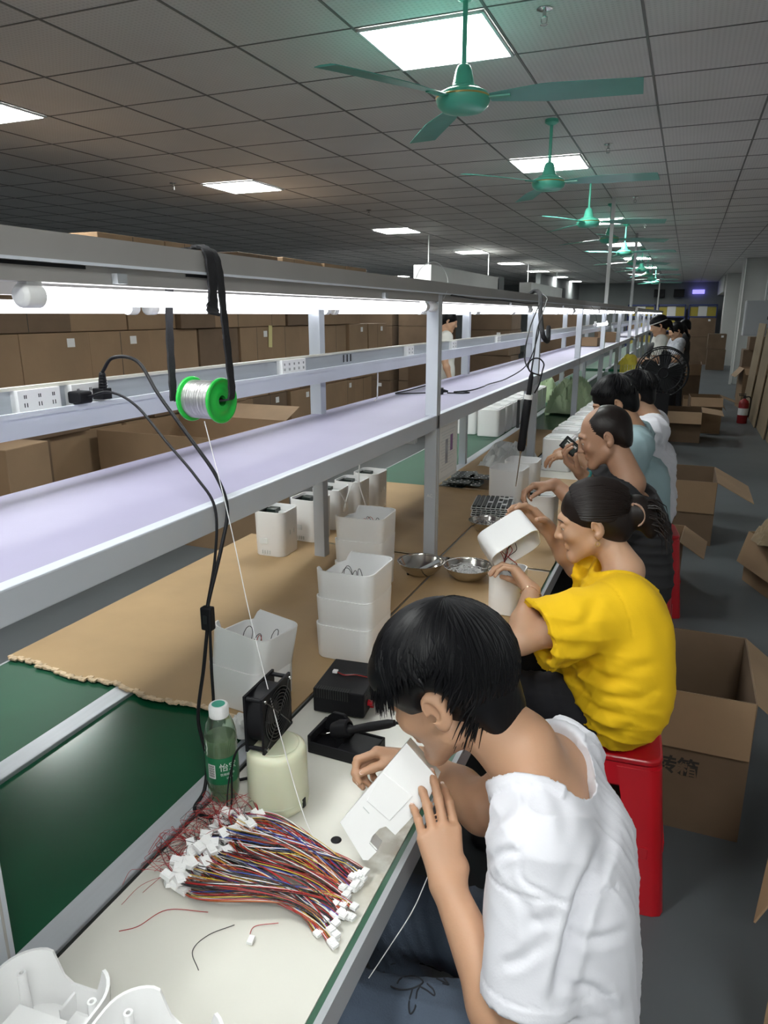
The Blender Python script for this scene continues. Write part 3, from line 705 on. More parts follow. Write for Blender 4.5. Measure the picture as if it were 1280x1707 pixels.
a.tube(spline([(-.518, 2.8, 1.40), (-.545, 2.82, 1.41), (-.58, 2.88, 1.46), (-.59, 3.0, 1.56), (-.62, 3.3, 1.64), (-.66, 3.6, 1.68)], 7), .0028, 'black', 7)
a.tube(spline([(-.62, 3.62, 1.56), (-.60, 3.5, 1.50), (-.61, 3.42, 1.53), (-.65, 3.55, 1.62), (-.70, 3.8, 1.70), (-.75, 4.0, 1.735), (-.78, 4.04, 1.74), (-.805, 4.03, 1.72)], 7), .011, 'blackmat', 8)
tag(a.build('coiled_cord'), 'thick black cord bundle hung over the rail with a loop above the screwdriver', 'cord')
# ---- instruction sheet in a sleeve behind the front post
t = thing('instruction_sheet', 'printed instruction sheet in a clear sleeve hanging beside the front post below the shelf', 'paper sheet', (-.776, 2.52, 1.15))
p_ = MB(); p_.box((-.0015, -.11, -.105), (.0015, .11, .09), 'label'); p_.build('paper', t)
p_ = MB()
for k in range(14): p_.box((.0016, -.09+.012*(k % 3), .06-.011*k), (.002, .09-.02*(k % 4), .063-.011*k), 'pale')
p_.box((.0016, -.03, -.06), (.0021, .0, .03), 'greyfar'); p_.box((.0016, .03, -.02), (.0021, .06, .04), 'w_violet'); p_.build('print', t)
p_ = MB(); p_.box((.0016, -.115, -.12), (.0026, .115, -.105), 'pale'); p_.box((-.002, -.118, -.12), (.003, -.11, .095), 'pale'); p_.box((-.002, .11, -.12), (.003, .118, .095), 'pale'); p_.build('sleeve_frame', t)

# ---- drink bottle
t = thing('drink_bottle', 'clear green drink bottle with white cap and dark green label on the worktop', 'bottle', (-.712, .957, .7548), R(15))
prf = [(0, .003), (.018, .001), (.026, .004), (.0285, .012), (.0295, .03), (.029, .036), (.0295, .042), (.0295, .098), (.0285, .102), (.0298, .108), (.0285, .114), (.0298, .120), (.0288, .126), (.0285, .135), (.025, .152), (.019, .166), (.0135, .174), (.0125, .18), (.0125, .184)]
p_ = MB(); inn = [(max(0, r-.0008), z+(.0008 if i < 3 else 0)) for i, (r, z) in enumerate(prf)][::-1]
p_.lathe(prf+inn, 40, 'bottle'); p_.build('bottle_body', t)
p_ = MB(); wp = [(max(0, r-.0011), z) for r, z in prf if z < .125]; wp[0] = (0, .0045); wp[1] = (.017, .0035); p_.lathe(wp+[(.0275, .128), (0, .128)], 40, 'water'); p_.build('drink', t)
p_ = MB(); p_.lathe([(.0297, .043), (.0301, .044), (.0301, .096), (.0297, .097)], 48, 'btlabel'); lb = p_.build('label_wrap', t)
def wrap_text(txt, size, ang, z, mt, nm, par, rad=.0303):
    o = text_mesh(txt, size, mt, nm, par, Matrix.Identity(4), depth=.0001)
    for v in o.data.vertices:
        an = ang+v.co.x/rad; r = rad+max(0, v.co.z)
        v.co = Vector((r*math.cos(an), r*math.sin(an), z+v.co.y))
    return o
A0 = math.atan2(-.957, .712)-R(15)
wrap_text('怡宝', .017, A0+.35, .078, 'label', 'label_text', lb); wrap_text('饮用纯净水', .0055, A0+.3, .064, 'label', 'label_text', lb); wrap_text('555ml', .005, A0+.4, .056, 'label', 'label_text', lb)
p_ = MB()
def cyl_patch(mb, a0, a1, z0, z1, rad, mt, n=8):
    vs = []
    for i in range(n+1):
        a = a0+(a1-a0)*i/n; vs += [(rad*math.cos(a), rad*math.sin(a), z0), (rad*math.cos(a), rad*math.sin(a), z1)]
    mb.add(vs, [(2*i, 2*i+2, 2*i+3, 2*i+1) for i in range(n)], mt)
cyl_patch(p_, A0-.95, A0-.45, .056, .084, .03025, 'label')
for k in range(16): cyl_patch(p_, A0-.9, A0-.5, .058+k*.0016, .0586+k*.0016+(.0004 if k % 3 else 0), .0304, 'ink', 4)
p_.build('barcode', lb)
p_ = MB(); p_.lathe([(.0125, .168), (.0172, .168), (.0175, .170), (.0175, .188), (.016, .1905), (.0, .191)], 36, 'white')
for k in range(36):
    an = 2*PI*k/36; p_.box((.0172, -.0005, .170), (.0179, .0005, .186), 'white', Matrix.Rotation(an, 4, 'Z'))
p_.build('cap', t)
p_ = MB(); p_.lathe([(0, .1913), (.012, .1911)], 30, 'greentop'); p_.build('cap_print', t)
# ---- milky jar with the fan on it
t = thing('plastic_jar', 'milky translucent plastic jar turned upside down carrying a black cooling fan', 'jar', (-.612, .985, .7504))
p_ = MB(); p_.lathe([(0, 0), (.050, .0), (.054, .004), (.0555, .012), (.0548, .022), (.0555, .026), (.0548, .060), (.054, .108), (.051, .117), (.044, .121), (.040, .1215), (.040, .1235), (.0, .1235)], 56, 'cream2'); p_.build('jar_body', t)
p_ = MB(); p_.lathe([(.0556, .019), (.0563, .021), (.0556, .0235)], 56, 'cream2'); p_.lathe([(.0405, .1218), (.0415, .1228), (.0405, .1238)], 40, 'cream2'); p_.box((.0545, -.004, .008), (.057, .004, .026), 'black', Matrix.Rotation(R(-5), 4, 'Z')); p_.build('rim_ring', t)
ff = thing('cooling_fan', 'square black axial cooling fan with wire grille standing on the milky jar', 'cooling fan', (-.632, .995, .8745), R(3))
def axis_fan():
    h = .054; T = Matrix.Translation((0, 0, h)) @ Matrix.Rotation(PI/2, 4, 'Y')     # local z -> world x
    for z0, z1 in ((-.019, -.0145), (.0145, .019)):
        p_ = MB(); out = rrect(2*h, 2*h, .006, 4); n = len(out); m = 48
        ci = [(.049*math.cos(2*PI*k/m), .049*math.sin(2*PI*k/m)) for k in range(m)]
        # plate with round hole: match ring by angle
        oo = []
        for x, y in ci:
            s_ = h/max(abs(x), abs(y)); oo.append((x*s_, y*s_))
        vs = [T @ Vector((x, y, z)) for z in (z0, z1) for x, y in oo+ci]; k2 = 2*m
        fs = []
        for j in range(m):
            q = (j+1) % m
            fs += [(j, q, m+q, m+j), (k2+j, k2+m+j, k2+m+q, k2+q), (j, k2+j, k2+q, q), (m+j, m+q, k2+m+q, k2+m+j)]
        p_.add(vs, fs, 'black'); p_.build('frame_plate', ff)
    p_ = MB(); p_.lathe([(.049, -.0145), (.0525, -.0145), (.0525, .0145), (.049, .0145), (.049, -.0145)], 48, 'black', T)
    for sx_, sy_ in ((1, 1), (1, -1), (-1, 1), (-1, -1)): p_.tube([T @ Vector((sx_*.0475, sy_*.0475, -.0145)), T @ Vector((sx_*.0475, sy_*.0475, .0145))], .004, 'black', 10)
    p_.build('shroud', ff)
    p_ = MB(); p_.lathe([(0, .012), (.020, .012), (.021, .009), (.021, -.012), (0, -.012)], 30, 'blackmetal', T)
    for k in range(7):
        TT = T @ Matrix.Rotation(2*PI*k/7, 4, 'Z'); vs = []
        for i in range(7):
            r = .02+.0275*i/6; tw = R(52-22*i/6); c = .012+.006*i/6
            for s_ in (-1, 1):
                for th in (-.0006, .0006): vs.append(TT @ Vector((r, s_*c*math.cos(tw)+.004*i/6, s_*c*.75*math.sin(tw)+th)))
        fs = []
        for i in range(6):
            q = i*4; fs += [(q, q+2, q+6, q+4), (q+1, q+5, q+7, q+3), (q, q+4, q+5, q+1), (q+2, q+3, q+7, q+6)]
        p_.add(vs, fs, 'black')
    p_.build('impeller', ff)
    p_ = MB()
    for k in range(1, 9):
        rr = .0062*k-.001
        p_.tube([T @ Vector((rr*math.cos(2*PI*j/36), rr*math.sin(2*PI*j/36), .0215)) for j in range(37)], .00075, 'grille', 5, caps=False)
    for k in range(4):
        an = PI/4+k*PI/2; c_, s_ = math.cos(an), math.sin(an)
        p_.tube([T @ Vector((.006*c_, .006*s_, .0225)), T @ Vector((.05*c_, .05*s_, .0222)), T @ Vector((.064*c_, .064*s_, .0195))], .0009, 'grille', 6)
        p_.tube([T @ Vector((.066*c_, .066*s_, .0185)), T @ Vector((.066*c_, .066*s_, .0225))], .0032, 'chrome', 10)
    p_.build('wire_grille', ff)
axis_fan()
a = MB(); a.tube(spline([(-.648, .96, .885), (-.668, .945, .87), (-.675, .935, .84), (-.672, .925, .79), (-.665, .91, .757), (-.64, .90, .754)], 7), .0018, 'black', 6)
a.tube(spline([(-.648, .965, .885), (-.672, .95, .865), (-.678, .925, .81), (-.660, .89, .757), (-.645, .885, .754)], 7), .0014, 'black', 6)
tag(a.build('fan_lead'), 'thin black fan lead running past the bottle to the wires', 'cable')
# ---- crumpled white plastic bag behind
def crumple(name, loc, sx_, sy_, sz_, seed, mt, lab, cat, n=26):
    rr = np.random.default_rng(seed); a = MB(); vs = []; ph = rr.uniform(0, 6, 12)
    for i in range(n):
        for j in range(n):
            u = i/(n-1)*2-1; v = j/(n-1)*2-1; e = max(0, 1-max(abs(u), abs(v))**3)
            hgt = e*(.45+.3*abs(math.sin(5*u+ph[0]+2*math.sin(3*v+ph[1])))+.35*abs(math.sin(7*v+ph[2]+2.5*math.sin(4*u+ph[3]))))
            vs.append((u*sx_+.1*sx_*math.sin(4*v+ph[4]), v*sy_+.12*sy_*math.sin(5*u+ph[5]), .0012+hgt*sz_))
    f1 = [(i*n+j, (i+1)*n+j, (i+1)*n+j+1, i*n+j+1) for i in range(n-1) for j in range(n-1)]
    a.add(vs, f1, mt); a.add([(v[0], v[1], 0) for v in vs], [f[::-1] for f in f1], mt)
    o = a.build(name); o.location = loc; return tag(o, lab, cat)
crumple('crumpled_bag', (-.80, 1.15, .76), .035, .03, .03, 3, 'label', 'small crumpled white plastic bag behind the bottle, left of the cooling fan', 'bag')
# ---- transformer box of the soldering station
t = thing('soldering_station', 'black ventilated soldering station box with a short red lead on top', 'soldering station', (-.645, 1.365, .7504), R(6))
p_ = MB(); p_.box((-.06, -.075, .004), (.06, .075, .062), 'black'); p_.build('case', t, bevel=.003)
p_ = MB()
for k in range(15): p_.box((-.056+k*.0055, -.0762, .040), (-.0535+k*.0055, -.060, .0632), 'darkgap'); p_.box((-.0535+k*.0055, -.0768, .040), (-.0505+k*.0055, -.060, .0634), 'black')
p_.build('vent_ribs', t)
p_ = MB()
for k in range(8): p_.box((.0602, -.07+k*.008, .044), (.0612, -.066+k*.008, .06), 'blackmetal')
p_.build('side_vent', t)
p_ = MB(); p_.lathe([(0, .012), (.006, .011), (.007, 0)], 16, 'red', Matrix.Translation((.061, -.045, .028)) @ Matrix.Rotation(PI/2, 4, 'Y')); p_.lathe([(0, .009), (.0045, .008), (.005, 0)], 16, 'red', Matrix.Translation((.061, -.03, .012)) @ Matrix.Rotation(PI/2, 4, 'Y')); p_.build('red_knob', t)
p_ = MB(); p_.lathe([(0, .014), (.013, .013), (.015, 0)], 20, 'black', Matrix.Translation((.061, .01, .034)) @ Matrix.Rotation(PI/2, 4, 'Y')); p_.build('dial', t)
t = thing('wire_lead', 'short red and black lead with white plug on the black soldering station', 'wire', (-.645, 1.365, .8132), R(6))
p_ = MB(); p_.tube(spline([(-.03, .005, .002), (-.01, -.004, .002), (.015, .004, .002), (.05, .0, .002)], 6), .0011, 'w_red', 5); p_.tube(spline([(-.03, .008, .002), (-.01, .001, .002), (.015, .008, .002), (.05, .006, .002)], 6), .0011, 'w_black', 5); p_.build('wires', t)
p_ = MB(); p_.box((-.041, .001, 0), (-.03, .012, .005), 'white'); p_.build('plug', t)
# ---- iron stand with iron
t = thing('iron_stand', 'black soldering iron stand with an angled holder in front of the soldering station', 'iron stand', (-.565, 1.18, .7504), R(-2))
p_ = MB(); p_.box((-.07, -.04, 0), (.07, .04, .006), 'black')
for q in ((-.07, -.04, -.066, .04), (.066, -.04, .07, .04), (-.07, -.04, .07, -.036), (-.07, .036, .07, .04)): p_.box((q[0], q[1], .004), (q[2], q[3], .026), 'black')
p_.box((-.005, -.036, .006), (.066, .036, .022), 'black'); p_.build('tray', t, bevel=.002)
p_ = MB(); p_.box((-.07, -.04, .024), (-.062, .04, .040), 'black'); p_.prism([(-.035, .0), (.035, .0), (.028, .03), (.012, .045), (-.012, .045), (-.028, .03)], 0, .008, 'black', Matrix.Translation((-.03, .03, .02)) @ Matrix.Rotation(PI/2, 4, 'X')); p_.build('holder_shield', t, bevel=.002)
p_ = MB(); Th = Matrix.Translation((-.012, .0, .046)) @ Matrix.Rotation(R(68), 4, 'Y'); p_.lathe([(.010, -.02), (.016, -.018), (.02, .0), (.017, .02), (.0125, .022), (.0125, -.02), (.010, -.02)], 24, 'black', Th); p_.box((-.018, -.012, .004), (.0, .012, .045), 'black'); p_.build('holder_cone', t)
t = thing('soldering_iron', 'black soldering iron resting in its stand with the steel tip down left', 'soldering iron', (-.565, 1.18, .796))
Ti = Matrix.Rotation(R(68), 4, 'Y')
for nm, prf, mt in (('tip', [(0, -.075), (.001, -.073), (.003, -.05), (.003, -.03), (.0, -.03)], 'steel'), ('heater_barrel', [(0, -.035), (.0055, -.034), (.0055, .0), (0, .0)], 'chrome'),
                    ('handle', [(0, -.004), (.0115, -.003), (.0115, .01), (.008, .015), (.0085, .03), (.0095, .06), (.009, .10), (.006, .115), (0, .116)], 'black'), ('collar_ring', [(.0116, .0), (.0124, .002), (.0116, .004)], 'chrome')):
    p_ = MB(); p_.lathe(prf, 18, mt, Ti); p_.build(nm, t)
a = MB(); a.tube(spline([(-.46, 1.18, .838), (-.43, 1.19, .84), (-.40, 1.22, .825), (-.40, 1.30, .79), (-.45, 1.36, .758), (-.56, 1.38, .775)], 8), .0032, 'black', 8)
a.v = [tuple(Vector(v)-t.location) for v in a.v]; a.build('iron_cord', t)
# ---- steel bowls
def bowl(x, y, r, z, lab):
    t = thing('steel_bowl', lab, 'bowl', (x, y, z), 0)
    p_ = MB(); p_.lathe([(0, .001), (r*.50, .001), (r*.62, .005), (r*.86, .024), (r*.98, .042), (r, .046), (r*1.05, .0468), (r*1.05, .0458), (r, .0445), (r*.96, .040), (r*.84, .0225), (r*.60, .0055), (r*.48, .0035), (0, .0035)][::-1], 48, 'steel'); p_.build('dish', t); return t
zb = .7565
bowl(-.765, 2.21, .078, .7595, 'shiny steel bowl holding a dark spatula, left one of the near pair')
b2 = bowl(-.605, 2.235, .080, .7562, 'shiny steel bowl full of thin white strips, right one of the near pair')
t = thing('spatula', 'dark grey flat spatula lying in the left steel bowl', 'spatula', (-.765, 2.21, .768), R(35))
p_ = MB(); p_.box((.0, -.011, .004), (.075, .011, .008), 'boxgrey', Matrix.Rotation(R(-22), 4, 'Y')); p_.build('blade', t, bevel=.002)
p_ = MB(); p_.box((-.05, -.006, -.001), (.0, .006, .005), 'blackmetal', Matrix.Rotation(R(-10), 4, 'Y')); p_.build('handle', t, bevel=.002)
a = MB(); rr = random.Random(5)
for k in range(140):
    an = rr.uniform(0, PI); r0 = rr.uniform(0, .05); q = rr.uniform(0, 2*PI); cx, cy_ = r0*math.cos(q), r0*math.sin(q); l = rr.uniform(.015, .032); zz = .016+.012*(r0/.05)**2*.5+rr.uniform(0, .014)
    a.tube([(-.605+cx-l*math.cos(an), 2.235+cy_-l*math.sin(an), .7562+zz), (-.605+cx, 2.235+cy_, .7562+zz+.003), (-.605+cx+l*math.cos(an), 2.235+cy_+l*math.sin(an), .7562+zz)], .0011, 'w_white', 4)
tag(a.build('white_strips'), 'heap of thin white plastic strips filling the right steel bowl', 'plastic strips', kind='stuff')
bowl(-.685, 2.80, .072, .7562, 'steel bowl of small screws in front of the striped metal stack')
a = MB()
for k in range(260):
    q = rr.uniform(0, 2*PI); r0 = .055*math.sqrt(rr.random()); zz = .768+.014*(r0/.055)+rr.uniform(0, .012)
    x, y = -.685+r0*math.cos(q), 2.80+r0*math.sin(q); an = rr.uniform(0, PI); a.tube([(x, y, zz), (x+.006*math.cos(an), y+.006*math.sin(an), zz+.001)], .0014, 'chrome', 4)
tag(a.build('small_screws'), 'loose small silver screws filling the far steel bowl', 'screws', kind='stuff')
# ---- stack of striped metal plates
for k in range(8):
    t = thing('slotted_plate', 'slotted metal plate in the striped stack behind the screw bowl, %s' % (['lowest', 'second from below', 'third from below', 'fourth from below', 'fifth from below', 'sixth from below', 'just under the top', 'topmost'][k]) if k < 7 else 'topmost slotted metal plate of the striped stack behind the screw bowl', 'metal plate', (-.71+.002*(k % 3), 3.00, .7602+.0092*k), R(8), 'striped stack of slotted plates')
    p_ = MB(); p_.box((-.085, -.10, 0), (.085, .10, .003), 'pale')
    for j in range(8): p_.box((-.08+j*.0205, -.098, .003), (-.066+j*.0205, .098, .0088), 'blackmetal')
    if k == 7:
        for jx, jy in ((3, -.03), (5, .05), (6, -.06), (6, .04), (5, -.02), (7, .06)): p_.box((-.082+jx*.0205, jy, .0088), (-.062+jx*.0205, jy+.022, .0094), 'pale')
    p_.build('plate', t)
# ---- dark circuit boards in a loose pile
for k in range(12):
    x = -.98+rr.uniform(-.07, .07); y = 3.62+rr.uniform(-.12, .16)
    zz = .7605+.0062*(k // 2)
    t = thing('circuit_board', 'dark circuit board in the loose pile left of the white housings, %s' % ('bottom layer' if k < 4 else 'middle layer' if k < 8 else 'top layer'), 'circuit board', (x, y, zz), R(rr.uniform(-25, 25)), 'pile of dark circuit boards, %s' % ('bottom' if k < 4 else 'middle' if k < 8 else 'top'))
    p_ = MB(); p_.box((-.065, -.05, 0), (.065, .05, .0016), 'pcb'); p_.build('board', t)
    p_ = MB()
    for j in range(9): p_.box((-.055+j*.012, -.04+.03*(j % 3), .0016), (-.048+j*.012, -.033+.03*(j % 3), .0045), 'w_white' if j % 2 else 'pale')
    p_.build('components', t)
crumple('bubble_wrap', (-.93, 4.25, .76), .14, .20, .11, 9, 'pale', 'crumpled clear bubble wrap heap on the belt behind the hanging screwdriver', 'bubble wrap')

# ---- WIRE HARNESSES heaped on the near worktop
rr = random.Random(21)
cols = ['w_red', 'w_black', 'w_white', 'w_black', 'w_yellow', 'w_red', 'w_black', 'w_white', 'w_orange', 'w_black', 'w_blue', 'w_brown', 'w_red']
def connector(mb, p, d, w=.011, l=.010, h=.005, mt='white'):
    T = frame(p, x=d, y=Vector((-d[1], d[0], .15*rr.uniform(-1, 1))))
    mb.box((-.0005, -w/2, -h/2), (l, w/2, h/2), mt, T); mb.box((l*.2, -w*.32, h/2), (l*.8, w*.32, h/2+.0008), mt, T)
    for k in range(4): mb.box((l*.96, -w*.4+k*w*.22, -h*.25), (l+.0002, -w*.3+k*w*.22, h*.25), 'pale', T)
NH = 46
for i in range(NH):
    grp = i % 2
    u = rr.random()
    if grp == 0:     # upper bundle
        s0 = Vector((-.63+rr.uniform(-.035, .035), .875+rr.uniform(-.04, .045), 0)); e0 = Vector((-.402+rr.uniform(-.012, .012), .875-.055*u+rr.uniform(-.01, .01), 0)); de = Vector((1, -.12, 0))
    else:
        s0 = Vector((-.645+rr.uniform(-.03, .025), .775+rr.uniform(-.045, .05), 0)); e0 = Vector((-.395+rr.uniform(-.018, .016), .725+.075*u+rr.uniform(-.01, .01), 0)); de = Vector((.85, -.5+.35*u, 0)).normalized()
    z0 = .7535+.026*rr.random(); z1 = .7535+.012*rr.random()
    s0.z = z0; e0.z = z1
    ds = Vector((-1, .25+rr.uniform(-.8, .8), .05+rr.uniform(-.1, .3))).normalized()
    t = thing('wire_harness', 'coloured wire bundle with white plugs in the %s half of the heap' % ('rear' if grp == 0 else 'front'), 'wire harness',
              (round((s0.x+e0.x)/2, 4), round((s0.y+e0.y)/2, 4), .7504), 0, 'wire harnesses in the %s half of the heap' % ('rear' if grp == 0 else 'front'))
    O = Vector(t.location)
    hmp = .012+.03*rr.random(); mid = Vector((rr.uniform(-.01, .01), rr.uniform(-.02, .012), 0))
    w_ = MB(); nw = 8
    for k in range(nw):
        off = (k-nw/2+.5)
        nrm = Vector((-ds.y, ds.x, 0)); nre = Vector((-de.y, de.x, 0))
        a_ = s0-nrm*off*.0012; b_ = s0-ds*.07+Vector((rr.uniform(-.015, .015), -.01+rr.uniform(-.012, .012), hmp))+mid+nrm*-off*.003+Vector((0, 0, rr.uniform(-.007, .007)))
        d_ = e0-nre*-off*.0012; c_ = e0-de*(.07+rr.uniform(-.01, .01))+Vector((rr.uniform(-.01, .01), rr.uniform(-.008, .008)+.012, hmp*.7+rr.uniform(-.004, .004)))
        pts = bez(a_-O, b_-O, c_-O, d_-O, 14)
        for p in pts: p.z = max(p.z, .0016)
        w_.tube(pts, .0008, cols[(k*3+i*5) % 13], 4, caps=False)
    w_.build('cable_wires', t)
    c_ = MB(); connector(c_, e0-O+Vector((0, 0, .001)), de); c_.build('plug', t)
    c_ = MB(); connector(c_, s0-O+Vector((0, 0, .001)), ds, w=.014, l=.019, h=.007); c_.build('plug', t)
    if i % 2: d2 = (ds+Vector((0, rr.uniform(-.8, .8), .2))).normalized(); c_ = MB(); connector(c_, s0-O+Vector((rr.uniform(-.02, .02), rr.uniform(-.02, .02), .012)), d2, w=.013, l=.018, h=.007); c_.build('plug', t)
    w_ = MB()
    for k in range(4):     # thin red and black tails
        q = s0+ds*.016-O; L_ = rr.uniform(.035, .095); an = rr.uniform(-1.3, 1.3)
        dr = Vector((ds.x*math.cos(an)-ds.y*math.sin(an), ds.x*math.sin(an)+ds.y*math.cos(an), 0))
        pts = spline([q, q+ds*L_*.35+Vector((0, 0, .006)), q+ds*L_*.5+dr*L_*.4+Vector((0, 0, rr.uniform(-.004, .012))), q+ds*L_*.35+dr*L_*.9], 5)
        wx0 = -.722-O.x
        for p in pts: p.z = max(p.z, .0012); p.x = max(p.x, wx0)
        w_.tube(pts, .00045, 'w_red' if rr.random() < .60 else 'w_black', 4, caps=False)
    w_.build('thin_tails', t)
for nm, pts, mt, lab in (('loose_wire', [(-.58, .72, .752), (-.64, .70, .752), (-.66, .66, .7515), (-.68, .642, .7515)], 'w_red', 'single red wire straying left from the wire heap'),
                         ('loose_wire', [(-.53, .715, .752), (-.555, .685, .752), (-.56, .655, .7515), (-.533, .632, .7515)], 'w_black', 'single dark wire curling out in front of the wire heap'),
                         ('loose_wire', [(-.47, .74, .755), (-.50, .725, .752), (-.50, .71, .7515), (-.493, .705, .7515)], 'w_red', 'short red wire with a white plug lying in front of the wire heap')):
    a = MB(); a.tube(spline(pts, 8), .0006, mt, 5)
    if 'short' in lab: connector(a, Vector((-.493, .705, .7545)), Vector((.2, -1, 0)).normalized(), w=.008, l=.012)
    tag(a.build(nm), lab, 'wire')
# ---- the part the seated man holds
def held(loc, xa, ya, outline, depth, lab, name='plastic_cover', extra=None):
    t = thing(name, lab, 'plastic cover')
    t.matrix_world = frame(loc, x=xa, y=ya)
    p_ = MB(); n = len(outline); cx = sum(p[0] for p in outline)/n; cy_ = sum(p[1] for p in outline)/n
    ins = [(cx+(x-cx)*.955, cy_+(y-cy_)*.94) for x, y in outline]
    vs = [(x, y, 0) for x, y in outline]+[(x, y, -depth) for x, y in outline]+[(x, y, -depth) for x, y in ins]+[(x, y, -.004) for x, y in ins]
    fs = [tuple(range(n))]+[(k*n+(i+1) % n, k*n+i, (k+1)*n+i, (k+1)*n+(i+1) % n) for k in range(3) for i in range(n)]+[tuple(range(3*n, 4*n))[::-1]]
    p_.add(vs, fs, 'white'); p_.build('shell', t, bevel=.0025)
    if extra: extra(t)
    return t
k_ = 1.16/1200
def loc2(px, py, ox=635, oy=1325):
    dx, dy = (px-ox)*k_, -(py-oy)*k_; return (dx*-.69+dy*-.73, dx*.69+dy*-.72)
outl = [loc2(*q) for q in [(680, 1242), (733, 1297), (716, 1330), (659, 1387), (643, 1374), (632, 1378), (618, 1392), (614, 1402), (627, 1414), (612, 1428), (603, 1428), (563, 1371)]]
def ex(t):
    p_ = MB(); b0 = [loc2(*q) for q in [(668, 1262), (712, 1307), (655, 1368), (637, 1350), (628, 1340)]]; p_.prism([loc2(*q) for q in [(640, 1290), (690, 1325), (650, 1365), (610, 1335)]], 0, .0016, 'white'); p_.build('raised_panel', t, bevel=.001)
    p_ = MB()
    for x, y in ((620, 1338), (609, 1350)):
        q = loc2(x, y); p_.box((q[0]-.0012, q[1]-.007, 0), (q[0]+.0006, q[1]+.007, .0009), 'pale')
    p_.build('slot', t)
xa = (RT*-.69+UP*-.73+FW*.05).normalized(); ya = (RT*.69+UP*-.72+FW*-.20).normalized()
cen = Vector((0, 0, 1.62))+(FW+RT*((635-640)/1200)-UP*((1325-853.5)/1200))*1.16
held(cen, xa, ya, outl, .045, 'white plastic cover with a cut-out, held by the front man in white', extra=ex)
a = MB(); p0_ = cen+RT*.085+UP*.0; a.tube(spline([cen+RT*.09-UP*-.01+FW*.02, cen+RT*.10+UP*-.01, cen+RT*.105+UP*-.035], 6), .0006, 'w_black', 5); connector(a, cen+RT*.104+UP*-.037, Vector((.4, .2, -1)).normalized(), w=.007, l=.009)
tag(a.build('loose_wire'), 'thin dark wire with white plug dangling from the cover held by the man in white', 'wire')
# hanging thin wire by the jeans
a = MB(); a.tube(spline([(-.282, .870, .795), (-.30, .85, .74), (-.33, .825, .68), (-.352, .80, .64)], 8), .0008, 'w_white', 5)
tag(a.build('solder_strand'), 'thin bare wire hanging below the worktop edge in front of the jeans', 'wire')
# ---- housing ring held by the woman in yellow
t = make_housing(.158, .125, .085, 'white rounded housing tilted in the hands of the woman in yellow', None, window=False)
c = Vector((0, 0, 1.62))+(FW+RT*((845-640)/1200)-UP*((897-853.5)/1200))*2.10
zax = (RT*.46-UP*.72-FW*.50).normalized(); t.matrix_world = frame(c-zax*.035, x=(RT*.85+UP*.5), z=zax)
a = MB()
for k in range(7):
    p0_ = c+RT*rr.uniform(-.02, .03)+UP*rr.uniform(-.02, .0)+FW*-.01; p1_ = Vector((-.43+rr.uniform(-.03, .03), 2.03+rr.uniform(-.03, .03), .875))
    m_ = Vector((-.425+rr.uniform(-.012, .012), 1.985, .935))
    a.tube(spline([p0_, (p0_+m_)/2+RT*rr.uniform(-.02, .02), m_, (m_+p1_)/2+RT*rr.uniform(-.02, .02), p1_], 6), .0011, rr.choice(['w_red', 'w_red', 'w_black']), 5)
tag(a.build('connecting_wires'), 'thin red wires between the tilted housing and the box below it', 'wire')

for i, (x, y, z, s_) in enumerate([(-.95, 6.75, .76, .16), (-.97, 7.35, .76, .18), (-1.32, 7.6, .7504, .16)]):
    crumple('plastic_bag', (x, y, z), s_, s_, .26, 50+i, 'palegreen', 'crumpled pale green plastic bag far along the bench, %s' % ['nearest', 'middle', 'farthest'][i], 'bag')
for i, (x, y, w, h, mt) in enumerate([(-.98, 8.4, .2, .09, 'card'), (-1.0, 9.0, .24, .07, 'palegreen'), (-.95, 9.7, .22, .12, 'card'), (-1.0, 10.6, .25, .10, 'pale')]):
    t = thing('parts_tray', 'small %s tray lying on the far part of the lilac shelf, %s' % ({'card': 'brown', 'palegreen': 'pale green', 'pale': 'grey'}[mt], ordn(i)), 'tray', (x, y, 1.2845), R(7*i))
    a = MB(); a.box((-w/2, -.15, 0), (w/2, .15, .004), mt)
    for q in ((-w/2, -.15, -w/2+.004, .15), (w/2-.004, -.15, w/2, .15), (-w/2, -.15, w/2, -.146), (-w/2, .146, w/2, .15)): a.box((q[0], q[1], 0), (q[2], q[3], h), mt)
    a.build('tray_body', t)
    a = MB(); a.box((-w/2+.01, -.13, .004), (w/2-.01, .13, h*.8), 'sheet'); a.build('tray_contents', t)
